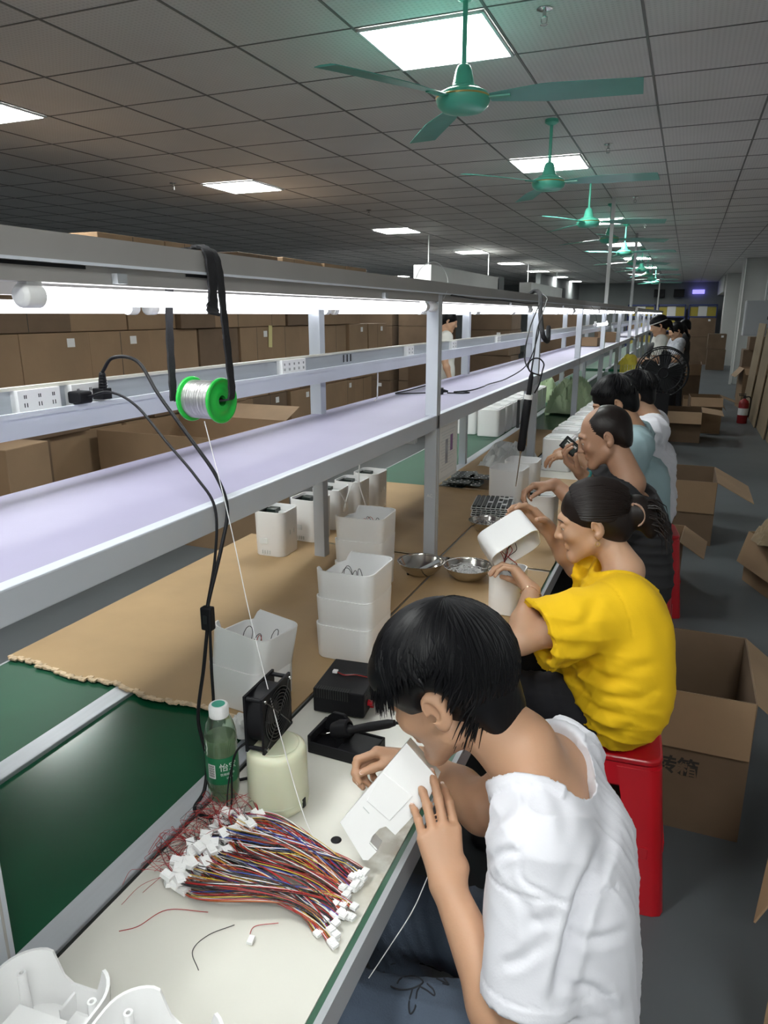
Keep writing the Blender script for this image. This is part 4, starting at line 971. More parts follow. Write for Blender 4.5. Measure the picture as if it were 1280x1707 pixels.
# ================================================================== CARTONS, STOOLS, AISLE
def open_carton(w, d, h, lab, loc, rz=0, flaps=(), mt='card', text=None, group=None, t_=.005, outer=0):
    """flaps: (side, length, angle) angle from vertical-up outwards, side in n s e w"""
    t = thing('carton', lab, 'carton', loc, R(rz), group)
    a = MB()
    a.box((-w/2, -d/2, 0), (w/2, d/2, t_), mt)
    for q in ((-w/2, -d/2, -w/2+t_, d/2), (w/2-t_, -d/2, w/2, d/2), (-w/2+t_, -d/2, w/2-t_, -d/2+t_), (-w/2+t_, d/2-t_, w/2-t_, d/2)):
        a.box((q[0], q[1], t_), (q[2], q[3], h), mt)
    a.build('box_body', t)
    for side, ln, ang in flaps:
        ww = w if side in 'ns' else d
        rot = {'s': 0, 'e': 90, 'n': 180, 'w': 270}[side]; off = d/2 if side in 'ns' else w/2
        T = Matrix.Rotation(R(rot), 4, 'Z') @ Matrix.Translation((0, -off-.0005, h)) @ Matrix.Rotation(R(ang), 4, 'X')
        a = MB(); a.box((-ww/2+.004, -t_*.8, 0), (ww/2-.004, 0, ln), 'card', T); a.build('flap', t)
    if text:
        T = Matrix.Translation((text[3], -d/2-.0012, text[1])) @ Matrix.Rotation(PI/2, 4, 'X')
        text_mesh(text[0], text[2], 'ink', 'printed_text', t, T, bold=.0016)
    if outer:
        a = MB(); a.box((-.07, -d/2-.001, h*.5), (.05, -d/2, h*.5+.006), 'tan'); a.build('tape', t)
    return t
open_carton(.62, .50, .49, 'large open brown carton with black characters on the floor behind the woman in yellow', (0.0, 2.46, 0), 0,
            [('s', .185, 173), ('e', .24, 128), ('w', .2, 178), ('n', .2, 176)], 'card2', ('周转箱', .225, .066, .075))
open_carton(.24, .38, .34, 'small tall open carton with one flap hanging right, second in the aisle', (-.02, 4.55, 0), -4, [('s', .13, 178), ('e', .16, 122)], 'card')
open_carton(.56, .60, .47, 'open brown carton with a thin flap sticking out right, third in the aisle', (.03, 5.79, 0), 0, [('s', .23, 178), ('e', .28, 118), ('n', .2, 178)], 'card2', ('周转箱', .20, .06, -.06))
open_carton(.52, .62, .40, 'open brown carton with spread front and right flaps, fourth in the aisle', (.03, 10.45, 0), 0, [('s', .2, 132), ('e', .26, 98), ('n', .2, 178)], 'card2')
open_carton(.62, .9, .75, 'big open brown carton behind the black pedestal fan', (.0, 14.9, 0), 0, [('s', .2, 175), ('n', .2, 178)], 'card2')
open_carton(.42, .5, .5, 'brown carton on the floor below the black pedestal fan', (.34, 11.3, 0), 3, [('s', .15, 140), ('e', .2, 110)], 'card')
open_carton(.5, .6, .34, 'light open carton beside the pedestal fan base', (.30, 12.6, 0), 0, [('e', .2, 140), ('s', .2, 165)], 'card')
# right side of the aisle
open_carton(.6, .55, .32, 'open carton overflowing with crumpled kraft at the right picture edge', (.86, 4.68, 0), 22, [('w', .2, 165), ('s', .2, 150)], 'card')
for i, (x, y, z, s, rz) in enumerate([(.64, 4.60, .33, .15, 30), (.80, 4.80, .35, .18, -20), (.90, 4.52, .34, .16, 65)]):
    o = crumple('crumpled_paper', (x, y, z), s, s*.8, .14, 30+i, 'wood' if i != 1 else 'sheet', 'crumpled kraft paper on the overflowing carton at the right edge, %s' % ['left one', 'rear one', 'front one'][i], 'paper')
open_carton(.55, .6, .55, 'brown carton in the lower right corner with a raised flap, cut by the picture edge', (.625, 1.62, 0), -12, [('w', .14, 160), ('n', .2, 150)], 'card')
# leaning boards on the right
for i in range(5):
    a = MB(); T = Matrix.Translation((1.04+.03*i, 13.6-1.12*i, 0)) @ Matrix.Rotation(R(4), 4, 'Y')
    a.box((-.012, -.6, 0), (.0, .6, 1.48-.06*(i % 2)), 'wood', T)
    tag(a.build('leaning_board'), 'tall raw brown board leaning against the right wall, %s from the aisle' % (['fifth', 'fourth', 'third', 'second', 'first'][i]), 'board', 'boards leaning on the right wall')
def closed_carton(mb, w, d, h, mt='card', tape=True, lab=True, sd=0):
    mb.box((-w/2, -d/2, 0), (w/2, d/2, h), mt)
def carton_thing(w, d, h, loc, rz, label, group=None, mt='card', sticker=True, face='+x', tag_col='label', sxy=(0, 0)):
    t = thing('carton', label, 'carton', loc, R(rz), group)
    a = MB(); a.box((-w/2, -d/2, 0), (w/2, d/2, h), mt); a.build('box_body', t, bevel=.006)
    if face == '+x':
        a = MB(); a.box((w/2, -.0025, .004), (w/2+.0006, .0025, h-.004), 'darkgap'); a.build('flap_seam', t) if sxy[0] else None
        if sticker: a = MB(); a.box((w/2, d*.24+sxy[1], h-.10), (w/2+.001, d*.24+.07+sxy[1], h-.04), tag_col); a.build('sticker', t)
    else:
        if sticker: a = MB(); a.box((w*.2, -d/2-.001, h-.10), (w*.2+.07, -d/2, h-.04), tag_col); a.build('sticker', t)
    return t
# ---- wall of cartons at the left
rr = random.Random(3); nrow = ['bottom', 'second', 'third', 'fourth', 'top']
rows = [0, .40, .80, 1.145, 1.50, 1.86, 2.2]; num = 0
for r_ in range(6):
    y = 2.1+.1*r_; i = 0
    while y < (9.3 if r_ < 4 else 8.9):
        w = rr.choice([.62, .70, .48, .66]) if r_ in (2, 3) else rr.choice([.6, .75, .5])
        h = rows[r_+1]-rows[r_]-.004
        x = -4.27+rr.uniform(-.03, .03)
        if not (r_ == 5 and (y < 6.2 and rr.random() < .6)):
            if not (r_ == 0 and rr.random() < 0):
                carton_thing(.52, w-.012, h, (x, y+w/2, rows[r_]+.001), rr.uniform(-1, 1), 'brown carton of the left wall of cartons, %s row, %s from the near end' % (
                    ['ground', 'second', 'third', 'fourth', 'fifth', 'top'][r_], ordn(i) if i else 'first'), 'cartons of the left wall', 'card' if rr.random() < .6 else 'card2', sticker=rr.random() < .7, sxy=(rr.random() < .5, -.12*rr.random()))
        y += w; i += 1
# clutter in front of the wall
open_carton(1.05, .95, .80, 'wide open brown carton standing on the floor in front of the left carton wall', (-3.42, 4.55, 0), 0, [('e', .25, 100), ('n', .25, 70), ('w', .2, 178)], 'card')
carton_thing(.42, .34, .46, (-3.72, 3.05, .42), 6, 'small brown carton with white sticker on the low pile at the left', None, 'card', True, '-y')
carton_thing(.52, .44, .415, (-3.70, 3.05, 0), 0, 'brown carton at the bottom of the low pile at the left', None, 'card2', True, '-y')
carton_thing(.40, .40, .40, (-3.66, 2.45, .0), 3, 'brown carton on the floor at the far left, in front of the wall of cartons', None, 'card', True, '-y')
carton_thing(.38, .36, .42, (-3.68, 2.5, .403), -5, 'brown carton stacked on the far left floor carton', None, 'card', True, '-y')
for i, (x, y, z) in enumerate([(-3.99, 6.65, 1.29), (-3.40, 2.62, .60)]):
    a = MB(); a.box((0, -.035, 0), (.002, .035, .22), 'yellowlab', Matrix.Rotation(R(-4), 4, 'X')); o = a.build('paper_tag'); o.location = (x, y, z); tag(o, ['long yellow paper tag on a carton of the left wall', 'yellow paper tag on the low carton pile at the left'][i], 'paper tag')
# stacks further down the hall behind the bench
for i, (x, y, w, d, h) in enumerate([(-3.3, 10.2, .7, .7, 1.1), (-3.0, 11.4, .8, .7, .7), (-5.2, 12.5, .8, .8, 1.9), (-4.3, 12.6, .8, .8, 1.9), (-3.3, 13.5, .8, .8, 1.8), (-2.6, 16.5, .9, .8, 1.7), (-6.6, 14.2, .9, .9, 1.9)]):
    n = max(1, round(h/.48))
    for k in range(n):
        carton_thing(w, d, h/n-.004, (x, y, k*h/n+.001), rr.uniform(-3, 3), 'brown carton of the distant stack %s, %s from below' % (
            ['behind the lilac shelf', 'low behind the rear posts', 'left of the far white tables', 'right of the far white tables', 'behind the person in pale pink', 'far behind the rear rail', 'at the far left'][i], ['first', 'second', 'third', 'fourth'][k]),
            'distant carton stacks', 'card2', k % 2 == 0, '-y')
# ---- stacks on the right behind the extinguisher
for i, (x, y, z, w, h, l) in enumerate([(1.28, 16.0, 0, .5, .62, 'lower carton of the pile behind the fire extinguisher'), (1.29, 16.0, .622, .5, .34, 'middle carton of the pile behind the fire extinguisher'), (1.33, 15.9, .964, .42, .24, 'top carton of the pile behind the fire extinguisher'),
                                        (.88, 24.5, 0, .5, .6, 'lower distant carton left of the white column'), (.86, 24.5, .604, .5, .45, 'upper distant carton left of the white column'), (.45, 27, 0, .8, .9, 'distant carton in the middle of the aisle end, lower'), (.45, 27, .904, .8, .6, 'distant carton in the middle of the aisle end, upper')]):
    carton_thing(w, .6, h, (x, y, z), 0, l, None, 'card2', i % 2 == 0, '-y')
open_carton(.45, .5, .7, 'open carton with a loose flap in front of the pile by the extinguisher', (1.20, 14.6, 0), 6, [('s', .2, 120), ('w', .2, 140)], 'card')
# ---- fire extinguisher
t = thing('fire_extinguisher', 'red fire extinguisher standing on the floor at the right side of the aisle', 'fire extinguisher', (.92, 12.35, 0))
t.scale = (.8, .8, .8)
for nm, prf, mt in (('cylinder', [(0, 0), (.085, 0), (.09, .01), (.09, .38), (.075, .43), (.035, .455), (.028, .47), (0, .47)], 'reddull'), ('valve', [(0, .47), (.025, .47), (.022, .52), (0, .53)], 'blackmetal'), ('label_band', [(.0905, .16), (.091, .17), (.091, .28), (.0905, .29)], 'pale')):
    a = MB(); a.lathe(prf, 28, mt); a.build(nm, t)
a = MB(); a.box((-.10, -.012, .52), (.02, .012, .535), 'blackmetal'); a.box((-.11, -.012, .55), (.02, .012, .562), 'blackmetal'); a.build('handle', t, bevel=.003)
a = MB(); a.tube(spline([(.02, 0, .50), (.09, 0, .50), (.115, 0, .40), (.11, 0, .2), (.10, 0, .12)], 7), .010, 'black', 8); a.build('hose', t)
# ---- electric cabinet on the right
t = thing('electric_cabinet', 'grey metal electric cabinet on the white column at the right', 'cabinet', (1.36, 17.6, 1.18))
a = MB(); a.box((-.26, -.20, 0), (.24, .3, .72), 'boxgrey'); a.build('body', t, bevel=.01)
a = MB(); a.box((-.24, -.215, .03), (.22, -.2, .69), 'boxgrey'); a.box((.16, -.22, .33), (.18, -.213, .40), 'blackmetal'); a.build('door', t, bevel=.004)
a = MB(); a.tube([(.1, .0, .72), (.1, .0, 1.69)], .018, 'pale', 10); a.build('conduit', t)
a = MB(); a.box((1.05, 19.33, .0), (1.1, 19.4, 2.88), 'wallwhite'); tag(a.build('wall_conduit'), 'vertical white cable duct on the edge of the white column', 'cable duct')
# ---- racks at the far wall
for i, x in enumerate((-1.5, -.35, .80)):
    t = thing('storage_rack', 'dark blue storage rack with yellow bins at the far wall, %s' % ['left one', 'middle one', 'right one'][i], 'rack', (x-.3, 32.2, 0))
    for sx_ in (-.5, .5):
        for sy_ in (-.25, .25):
            a = MB(); a.box((sx_-.02, sy_-.02, 0), (sx_+.02, sy_+.02, 2.0), 'rackblue'); a.build('upright', t)
    for z in (.4, .95, 1.5, 1.95):
        a = MB(); a.box((-.52, -.27, z), (.52, .27, z+.05), 'rackblue'); a.build('shelf', t)
    for j, z in enumerate((.45, 1.0, 1.55)):
        for k in range(3):
            a = MB(); a.box((-.17, -.2, 0), (.15, .2, .34+.04*(k % 2)), ['boxyellow', 'card', 'boxyellow', 'label'][(j+k) % 4]); o = a.build('storage_bin'); o.location = (x-.3-.33+.33*k, 32.2, z+.001)
            tag(o, '%s bin on the %s shelf of the %s far rack' % (['left', 'middle', 'right'][k], ['low', 'middle', 'upper'][j], ['left', 'middle', 'right'][i]), 'bin', 'bins on the far racks')
a = MB(); a.box((.05, 32.86, 2.42), (.5, 32.98, 2.58), 'led'); tag(a.build('lit_sign'), 'small blue lit sign high on the far wall', 'sign')
for i, x in enumerate((-1.1, -.35)):
    a = MB(); a.box((x-.3, 32.6, 2.3), (x+.1, 32.95, 2.6), 'black'); tag(a.build('wall_speaker'), 'black box mounted high on the far wall, %s' % ['left', 'right'][i], 'box')
# ---- poles from bench to ceiling
for i, (x, y, mt) in enumerate([(-.90, 9.0, 'pale'), (-.93, 24.9, 'wallwhite'), (-.9, 13.0, 'boxgrey')]):
    a = MB(); a.box((x-.02, y-.02, 1.70 if i != 1 else 1.72), (x+.02, y+.02, CZ), mt); tag(a.build('cable_pole'), ['pale cable pole rising from the bench rail to the ceiling, nearer one', 'white cable pole at the far end of the bench line', 'grey cable pole between the two others'][i], 'pole')
# ---- white ducts high over the left part of the hall
for i, (x, y, l) in enumerate([(-4.1, 14.0, 4.6), (-3.9, 21.5, 5.0)]):
    t = thing('air_duct', 'long white boxy air duct behind the lamp rail, %s' % ['nearer one', 'farther one'][i], 'duct', (x, y, 2.06)); a = MB(); a.box((-.15, -l/2, 0), (.15, l/2, .34), 'wallwhite'); a.build('casing', t)
    a = MB(); a.box((-.16, l/2, -.01), (.17, l/2+.5, .36), 'blackmetal'); a.build('end_grille', t)
    for yy in (-l/2+.3, l/2-.3):
        a = MB(); a.tube([(0, yy, .34), (0, yy, CZ-2.06)], .01, 'pale', 8); a.build('hanger', t)
# ---- distant tables in the left hall
for i, (x, y) in enumerate([(-6.4, 15.5), (-5.6, 18.5), (-8.3, 17.5)]):
    t = thing('work_table', 'distant white work table under its own tube lamps, %s' % ['nearest', 'middle', 'farthest'][i], 'table', (x, y, 0))
    a = MB(); a.box((-.9, -.5, .72), (.9, .5, .76), 'label'); a.build('tabletop', t)
    for sx_, sy_ in ((-1, -1), (1, -1), (-1, 1), (1, 1)):
        a = MB(); a.box((sx_*.86-.02, sy_*.46-.02, 0), (sx_*.86+.02, sy_*.46+.02, .72), 'post'); a.build('leg', t)
    for sx_ in (-1, 1):
        a = MB(); a.box((sx_*.7-.02, -.02, .76), (sx_*.7+.02, .02, 1.66), 'post'); a.build('lamp_post', t)
    a = MB(); a.box((-.9, -.03, 1.66), (.9, .03, 1.70), 'post'); a.build('lamp_bar', t)
    o = dup(t1, (x, y, 1.62), R(90)); o['label'] = 'lit tube over the distant white table, %s' % ['nearest', 'middle', 'farthest'][i]; o['group'] = 'tubes over distant tables'
    o = dup(c0, (x-.4, y, .762)); o['label'] = 'white enclosure lying on the distant table, %s' % ['nearest', 'middle', 'farthest'][i]; o['group'] = 'distant enclosures'

# ---- pedestal fan
t = thing('pedestal_fan', 'black pedestal fan in the aisle beyond the seated workers', 'pedestal fan', (-.16, 6.55, 0), R(10))
a = MB(); a.lathe([(0, 0), (.20, 0), (.205, .012), (.18, .03), (.04, .05), (0, .05)], 32, 'black'); a.build('base', t)
a = MB(); a.tube([(0, 0, .04), (0, 0, .95)], .018, 'black', 12); a.tube([(0, 0, .3), (0, 0, .98)], .03, 'black', 12); a.box((-.07, -.055, .75), (.07, .03, .98), 'black'); a.build('column', t)
Tf = Matrix.Translation((0, 0, 1.15)) @ Matrix.Rotation(PI/2, 4, 'X')
a = MB(); a.lathe([(0, -.17), (.05, -.16), (.065, -.10), (.06, -.03), (0, -.02)], 24, 'black', Tf); a.tube([(0, .07, 1.13), (0, .05, .97)], .03, 'black', 10); a.build('motor', t)
for k in range(5):
    TT = Tf @ Matrix.Rotation(2*PI*k/5, 4, 'Z'); vs = []
    for i in range(6):
        r = .03+.145*i/5; c = .025+.035*math.sin(PI*min(1, i/5*.9)); tw = R(35-12*i/5)
        for s_ in (-1, 1):
            for th in (0, .002): vs.append(TT @ Vector((r, s_*c*math.cos(tw)+.03*i/5, s_*c*math.sin(tw)*.6+th)))
    fs = []
    for i in range(5):
        q = i*4; fs += [(q, q+2, q+6, q+4), (q+1, q+5, q+7, q+3), (q, q+4, q+5, q+1), (q+2, q+3, q+7, q+6)]
    a = MB(); a.add(vs, fs, 'blackmetal'); a.build('fan_blade', t)
a = MB()
for k in range(40):
    an = 2*PI*k/40; c_, s_ = math.cos(an), math.sin(an)
    a.tube([Tf @ Vector((.04*c_, .04*s_, .075)), Tf @ Vector((.14*c_, .14*s_, .07)), Tf @ Vector((.20*c_, .20*s_, .035)), Tf @ Vector((.21*c_, .21*s_, 0)), Tf @ Vector((.2*c_, .2*s_, -.04)), Tf @ Vector((.07*c_, .07*s_, -.075))], .0024, 'blackmetal', 4, caps=False)
for rr_, zz in ((.212, 0), (.15, .068), (.04, .076), (.2, .036)): a.tube([Tf @ Vector((rr_*math.cos(2*PI*j/48), rr_*math.sin(2*PI*j/48), zz)) for j in range(49)], .006, 'black', 6, caps=False)
a.lathe([(0, .078), (.04, .076), (.04, .07)], 20, 'black', Tf); a.build('guard', t)

# ---- stools
def make_stool():
    t = thing('plastic_stool', '', 'stool')
    a = MB(); h = .46; s1, s0_ = .135, .175
    a.prism(rrect(2*s1, 2*s1, .045, 6), h-.022, h, 'red', smooth=True)
    for k in range(4): a.box((-.06+k*.035, -.03, h), (-.045+k*.035, .03, h+.0008), 'darkgap') if False else None
    a.build('seat', t, bevel=.007)
    def ring(s, z, r=.045, n=6): return [(x, y, z) for x, y in rrect(2*s, 2*s, r, n)]
    a = MB(); A = ring(s1*.99, h-.02); Bq = ring(s1*1.03, h-.085); n = len(A)
    a.add(A+Bq, [(i, n+i, n+(i+1) % n, (i+1) % n) for i in range(n)], 'red', True); a.build('apron', t)
    for sx_, sy_ in ((1, 1), (-1, 1), (-1, -1), (1, -1)):
        a = MB(); vs = []; m = 8
        for j in range(m+1):
            u = j/m; s = s1*1.0+(s0_-s1)*u; z = (h-.03)*(1-u); wd = .118-.045*u; rr_ = .03
            prof = [(s-wd, s+.002), (s-rr_, s), (s-rr_*.3, s-rr_*.3), (s, s-rr_), (s+.002, s-wd)]
            inn = [(s-.01, s-wd), (s-rr_*1.1, s-rr_*1.1), (s-wd, s-.01)]
            vs += [(sx_*x, sy_*y, z) for x, y in prof+inn]
        q = 8; fs = []
        for j in range(m):
            for i in range(q):
                f = (j*q+i, j*q+(i+1) % q, (j+1)*q+(i+1) % q, (j+1)*q+i); fs.append(f if sx_*sy_ < 0 else f[::-1])
        e = tuple(m*q+i for i in range(q)); fs.append(e); fs.append(tuple(range(q)))
        a.add(vs, fs, 'red', True); a.build('leg', t)
    a = MB()
    for sx_, sy_ in ((1, 0), (-1, 0), (0, 1), (0, -1)):
        s = s1+(s0_-s1)*.55
        if sx_: a.box((sx_*s-.004, -s+.04, .17), (sx_*s+.004, s-.04, .205), 'red')
        else: a.box((-s+.04, sy_*s-.004, .17), (s-.04, sy_*s+.004, .205), 'red')
    a.build('stretcher', t, bevel=.002)
    return t
st = make_stool()
seats = [((-.085, 1.96), 'glossy red plastic stool under the woman in yellow'), ((-.10, .90), 'red plastic stool hidden under the front man in the white T-shirt'), ((-.10, 2.94), 'red plastic stool under the man in black'),
         ((-.09, 3.58), 'red plastic stool under the man in the pale blue shirt'), ((-.07, 4.16), 'red plastic stool under the second man in white')]
for i, ((x, y), l) in enumerate(seats):
    o = st if i == 0 else dup(st); o.location = (x, y, 0.001); o.rotation_euler = (0, 0, R([4, 0, 5, 0, 8][i])); o['label'] = l; o['group'] = 'red stools'
# ================================================================== SMOOTH BODY SURFACES (distance fields meshed with surface nets)
V = lambda *a: np.array(a if len(a) > 1 else a[0], float)
def nrm(v): v = np.asarray(v, float); return v/np.linalg.norm(v)
cFW, cRT, cUP = V(*FW), V(*RT), V(*UP); CAM = V(0, 0, 1.62)
def at(px, py, t): return CAM+t*(cFW+cRT*(px-640)/1200-cUP*(py-853.5)/1200)
class SDF:
    def __init__(s, lo, hi, h):
        s.lo = V(*lo); s.h = h; s.n = np.ceil((V(*hi)-s.lo)/h).astype(int)+1
        s.F = np.full(s.n, .06, np.float32); s.st = []
        s.ax = [(s.lo[i]+h*np.arange(s.n[i])).astype(np.float32) for i in range(3)]
    def reg(s, lo, hi):
        a = np.maximum(0, np.floor((lo-s.lo)/s.h).astype(int)); b = np.minimum(s.n, np.ceil((hi-s.lo)/s.h).astype(int)+1)
        if np.any(b <= a): return None, None
        sl = tuple(slice(a[i], b[i]) for i in range(3))
        return sl, [s.ax[i][sl[i]].reshape([-1 if j == i else 1 for j in range(3)]) for i in range(3)]
    def comb(s, sl, d, k, op):
        A = s.F[sl]
        if op == 'sub': d = -d
        if op == 'add':
            if k > 0:
                hh = np.clip(.5+.5*(A-d)/k, 0, 1); s.F[sl] = A+(d-A)*hh-k*hh*(1-hh)
            else: s.F[sl] = np.minimum(A, d)
        else:
            if k > 0:
                hh = np.clip(.5+.5*(d-A)/k, 0, 1); s.F[sl] = A+(d-A)*hh+k*hh*(1-hh)
            else: s.F[sl] = np.maximum(A, d)
    def cap(s, a, b, ra, rb=None, k=.01, op='add'):
        a = V(*a); b = V(*b); rb = ra if rb is None else rb; m = .035+k
        sl, X = s.reg(np.minimum(a-ra, b-rb)-m, np.maximum(a+ra, b+rb)+m)
        if sl is None: return
        ab = b-a; L = max(1e-9, ab@ab); P = [X[i]-a[i] for i in range(3)]
        t = np.clip((P[0]*ab[0]+P[1]*ab[1]+P[2]*ab[2])/L, 0, 1)
        d = np.sqrt((P[0]-t*ab[0])**2+(P[1]-t*ab[1])**2+(P[2]-t*ab[2])**2)-(ra+(rb-ra)*t)
        s.comb(sl, d.astype(np.float32), k, op)
    def chain(s, pts, rs, k=.01):
        for i in range(len(pts)-1): s.cap(pts[i], pts[i+1], rs[i], rs[i+1], k)
    def ell(s, c, rad, Rm=None, k=.01, op='add'):
        c = V(*c); rad = V(*rad); Rm = np.eye(3) if Rm is None else Rm; m = .035+k+max(rad)
        sl, X = s.reg(c-m, c+m)
        if sl is None: return
        P = [X[i]-c[i] for i in range(3)]
        q = [(P[0]*Rm[0, j]+P[1]*Rm[1, j]+P[2]*Rm[2, j]) for j in range(3)]
        k0 = np.sqrt(sum((q[j]/rad[j])**2 for j in range(3))); k1 = np.sqrt(sum((q[j]/rad[j]**2)**2 for j in range(3)))
        s.comb(sl, (k0*(k0-1)/np.maximum(k1, 1e-6)).astype(np.float32), k, op)
    def plane(s, p, n, k=0):      # keep the side opposite to n
        X = [s.ax[i].reshape([-1 if j == i else 1 for j in range(3)]) for i in range(3)]; n = nrm(n)
        d = ((X[0]-p[0])*n[0]+(X[1]-p[1])*n[1]+(X[2]-p[2])*n[2]).astype(np.float32)
        s.comb((slice(None),)*3, np.broadcast_to(d, s.F.shape), k, 'int')
    def sub(s): s.st.append(s.F); s.F = np.full(s.n, .06, np.float32)
    def merge(s, k=.01):
        g = s.F; s.F = s.st.pop(); s.comb((slice(None),)*3, g, k, 'add')
    def mesh(s):
        F = s.F; S_ = F < 0
        c = np.zeros(np.array(F.shape)-1, np.int8); off = [(i, j, k) for i in (0, 1) for j in (0, 1) for k in (0, 1)]
        nx, ny, nz = c.shape
        for o in off: c += S_[o[0]:o[0]+nx, o[1]:o[1]+ny, o[2]:o[2]+nz]
        I = np.argwhere((c > 0) & (c < 8)); idx = np.full(c.shape, -1, np.int32); idx[tuple(I.T)] = np.arange(len(I))
        acc = np.zeros((len(I), 3)); cnt = np.zeros(len(I))
        for o in off:
            for ax in range(3):
                if o[ax]: continue
                p = list(o); p[ax] = 1
                fa = F[I[:, 0]+o[0], I[:, 1]+o[1], I[:, 2]+o[2]]; fb = F[I[:, 0]+p[0], I[:, 1]+p[1], I[:, 2]+p[2]]
                m = (fa < 0) != (fb < 0); t = np.zeros(len(I)); t[m] = fa[m]/(fa[m]-fb[m])
                q = np.tile(np.array(o, float), (len(I), 1)); q[:, ax] += t; acc[m] += q[m]; cnt[m] += 1
        P = s.lo+s.h*(I+acc/cnt[:, None]); Q = []
        for ax in range(3):
            u, v = [(1, 2), (2, 0), (0, 1)][ax]
            a = [slice(0, -1) if i == ax else slice(1, -1) for i in range(3)]; b = [slice(1, None) if i == ax else slice(1, -1) for i in range(3)]
            A = S_[tuple(a)]; B = S_[tuple(b)]; E = np.argwhere(A != B)
            if not len(E): continue
            sg = A[tuple(E.T)]; E = E+np.array([0 if i == ax else 1 for i in range(3)])
            def g(du, dv):
                e = E.copy(); e[:, u] += du; e[:, v] += dv; return idx[tuple(e.T)]
            q = np.stack([g(-1, -1), g(0, -1), g(0, 0), g(-1, 0)], 1); q[~sg] = q[~sg][:, ::-1]; Q.append(q)
        return P, np.concatenate(Q)
def np_mesh(name, P, Q, mt, parent=None, disp=None, mats=None, mi=None):
    me = bpy.data.meshes.new(name); me.vertices.add(len(P)); me.vertices.foreach_set('co', P.astype(np.float32).ravel())
    me.loops.add(Q.size); me.loops.foreach_set('vertex_index', Q.astype(np.int32).ravel())
    me.polygons.add(len(Q)); me.polygons.foreach_set('loop_start', np.arange(0, Q.size, 4, dtype=np.int32)); me.polygons.foreach_set('loop_total', np.full(len(Q), 4, np.int32))
    me.polygons.foreach_set('use_smooth', np.ones(len(Q), bool)); me.update(calc_edges=True); me.validate()
    for k in (mats or [mt]): me.materials.append(M[k])
    if disp is not None:
        N = np.zeros(len(P)*3, np.float32); me.vertices.foreach_get('normal', N); N = N.reshape(-1, 3)
        P2 = P+disp(P, N); me.vertices.foreach_set('co', P2.astype(np.float32).ravel()); me.update()
    o = bpy.data.objects.new(name, me); COL.objects.link(o)
    if parent is not None:
        o.parent = parent; o.matrix_parent_inverse = parent.matrix_world.inverted()
    return o
def folds(specs, amp=1.0):
    """specs: (direction, wavelength, amplitude, warp, seed): ridged cloth folds along directions"""
    def f(P, N):
        d = np.zeros(len(P))
        for (dr, wl, am, wp, sd) in specs:
            dr = nrm(dr); r_ = np.random.default_rng(sd); ph = r_.uniform(0, 6.28, 6); K = r_.normal(size=(3, 3))*6
            u = P@dr+wp*(np.sin(P@K[0]+ph[0])+.5*np.sin(P@K[1]*1.7+ph[1]))
            m = .5+.5*np.sin(P@K[2]*.9+ph[2])
            w = np.sin(2*PI*u/wl+ph[3]); d += am*m*(1-2*np.sqrt(np.abs(w)+.02))
        return N*d[:, None]*amp
    return f
def hframe(f, u):
    f = nrm(f); u = V(*u); u = nrm(u-f*(u@f)); r = np.cross(f, u); return np.stack([r, f, u], 1)
def head_sdf(s, c, H, sc=1.0, female=False, k=.012):
    L = lambda x, y, z: c+H@(V(x, y, z)*sc)
    E = lambda p, r, kk=k, op='add', Rm=None: s.ell(L(*p), V(*r)*sc, H if Rm is None else H@Rm, kk, op)
    C = lambda p, q, a, b, kk=k, op='add': s.cap(L(*p), L(*q), a*sc, b*sc, kk, op)
    E((0, -.012, .03), (.076, .095, .086)); E((0, .03, -.02), (.064, .066, .082), .02)
    jw = .047 if female else .052
    for sx in (-1, 1):
        C((sx*jw, .005, -.055), (sx*.018, .072, -.098), .020, .017, .02); E((sx*.040, .066, -.022), (.020, .018, .018), .018)
        C((sx*.012, .089, .028), (sx*.045, .074, .022), .009, .007, .012)
        E((sx*.031, .098, .004), (.017, .014, .011), .008, 'sub'); E((sx*.031, .0805, .0065), (.0148, .0142, .0095), .003)
    E((0, .074, -.095), (.022, .020, .018), .02)
    C((0, .090, .018), (0, .110, -.026), .0065, .009, .008); E((0, .108, -.030), (.011, .012, .009), .006)
    for sx in (-1, 1): E((sx*.012, .098, -.033), (.007, .009, .007), .005)
    C((-.019, .088, -.056), (.019, .088, -.056), .0062, .0062, .006); C((-.016, .088, -.066), (.016, .088, -.066), .0065, .0065, .006)
    C((-.023, .094, -.061), (.023, .094, -.061), .0016, .0016, .002, 'sub')
    for sx in (-1, 1):
        Rm = np.array(Matrix.Rotation(R(-22*sx), 3, 'Z') @ Matrix.Rotation(R(-10), 3, 'X'))
        E((sx*.080, -.014, -.006), (.0075, .019, .030), .005, 'add', Rm); E((sx*.0765, -.010, -.030), (.007, .010, .012), .006, 'add', Rm)
        E((sx*.0865, -.009, -.004), (.0055, .010, .017), .003, 'sub', Rm); E((sx*.083, -.001, -.016), (.004, .006, .008), .003, 'sub', Rm)
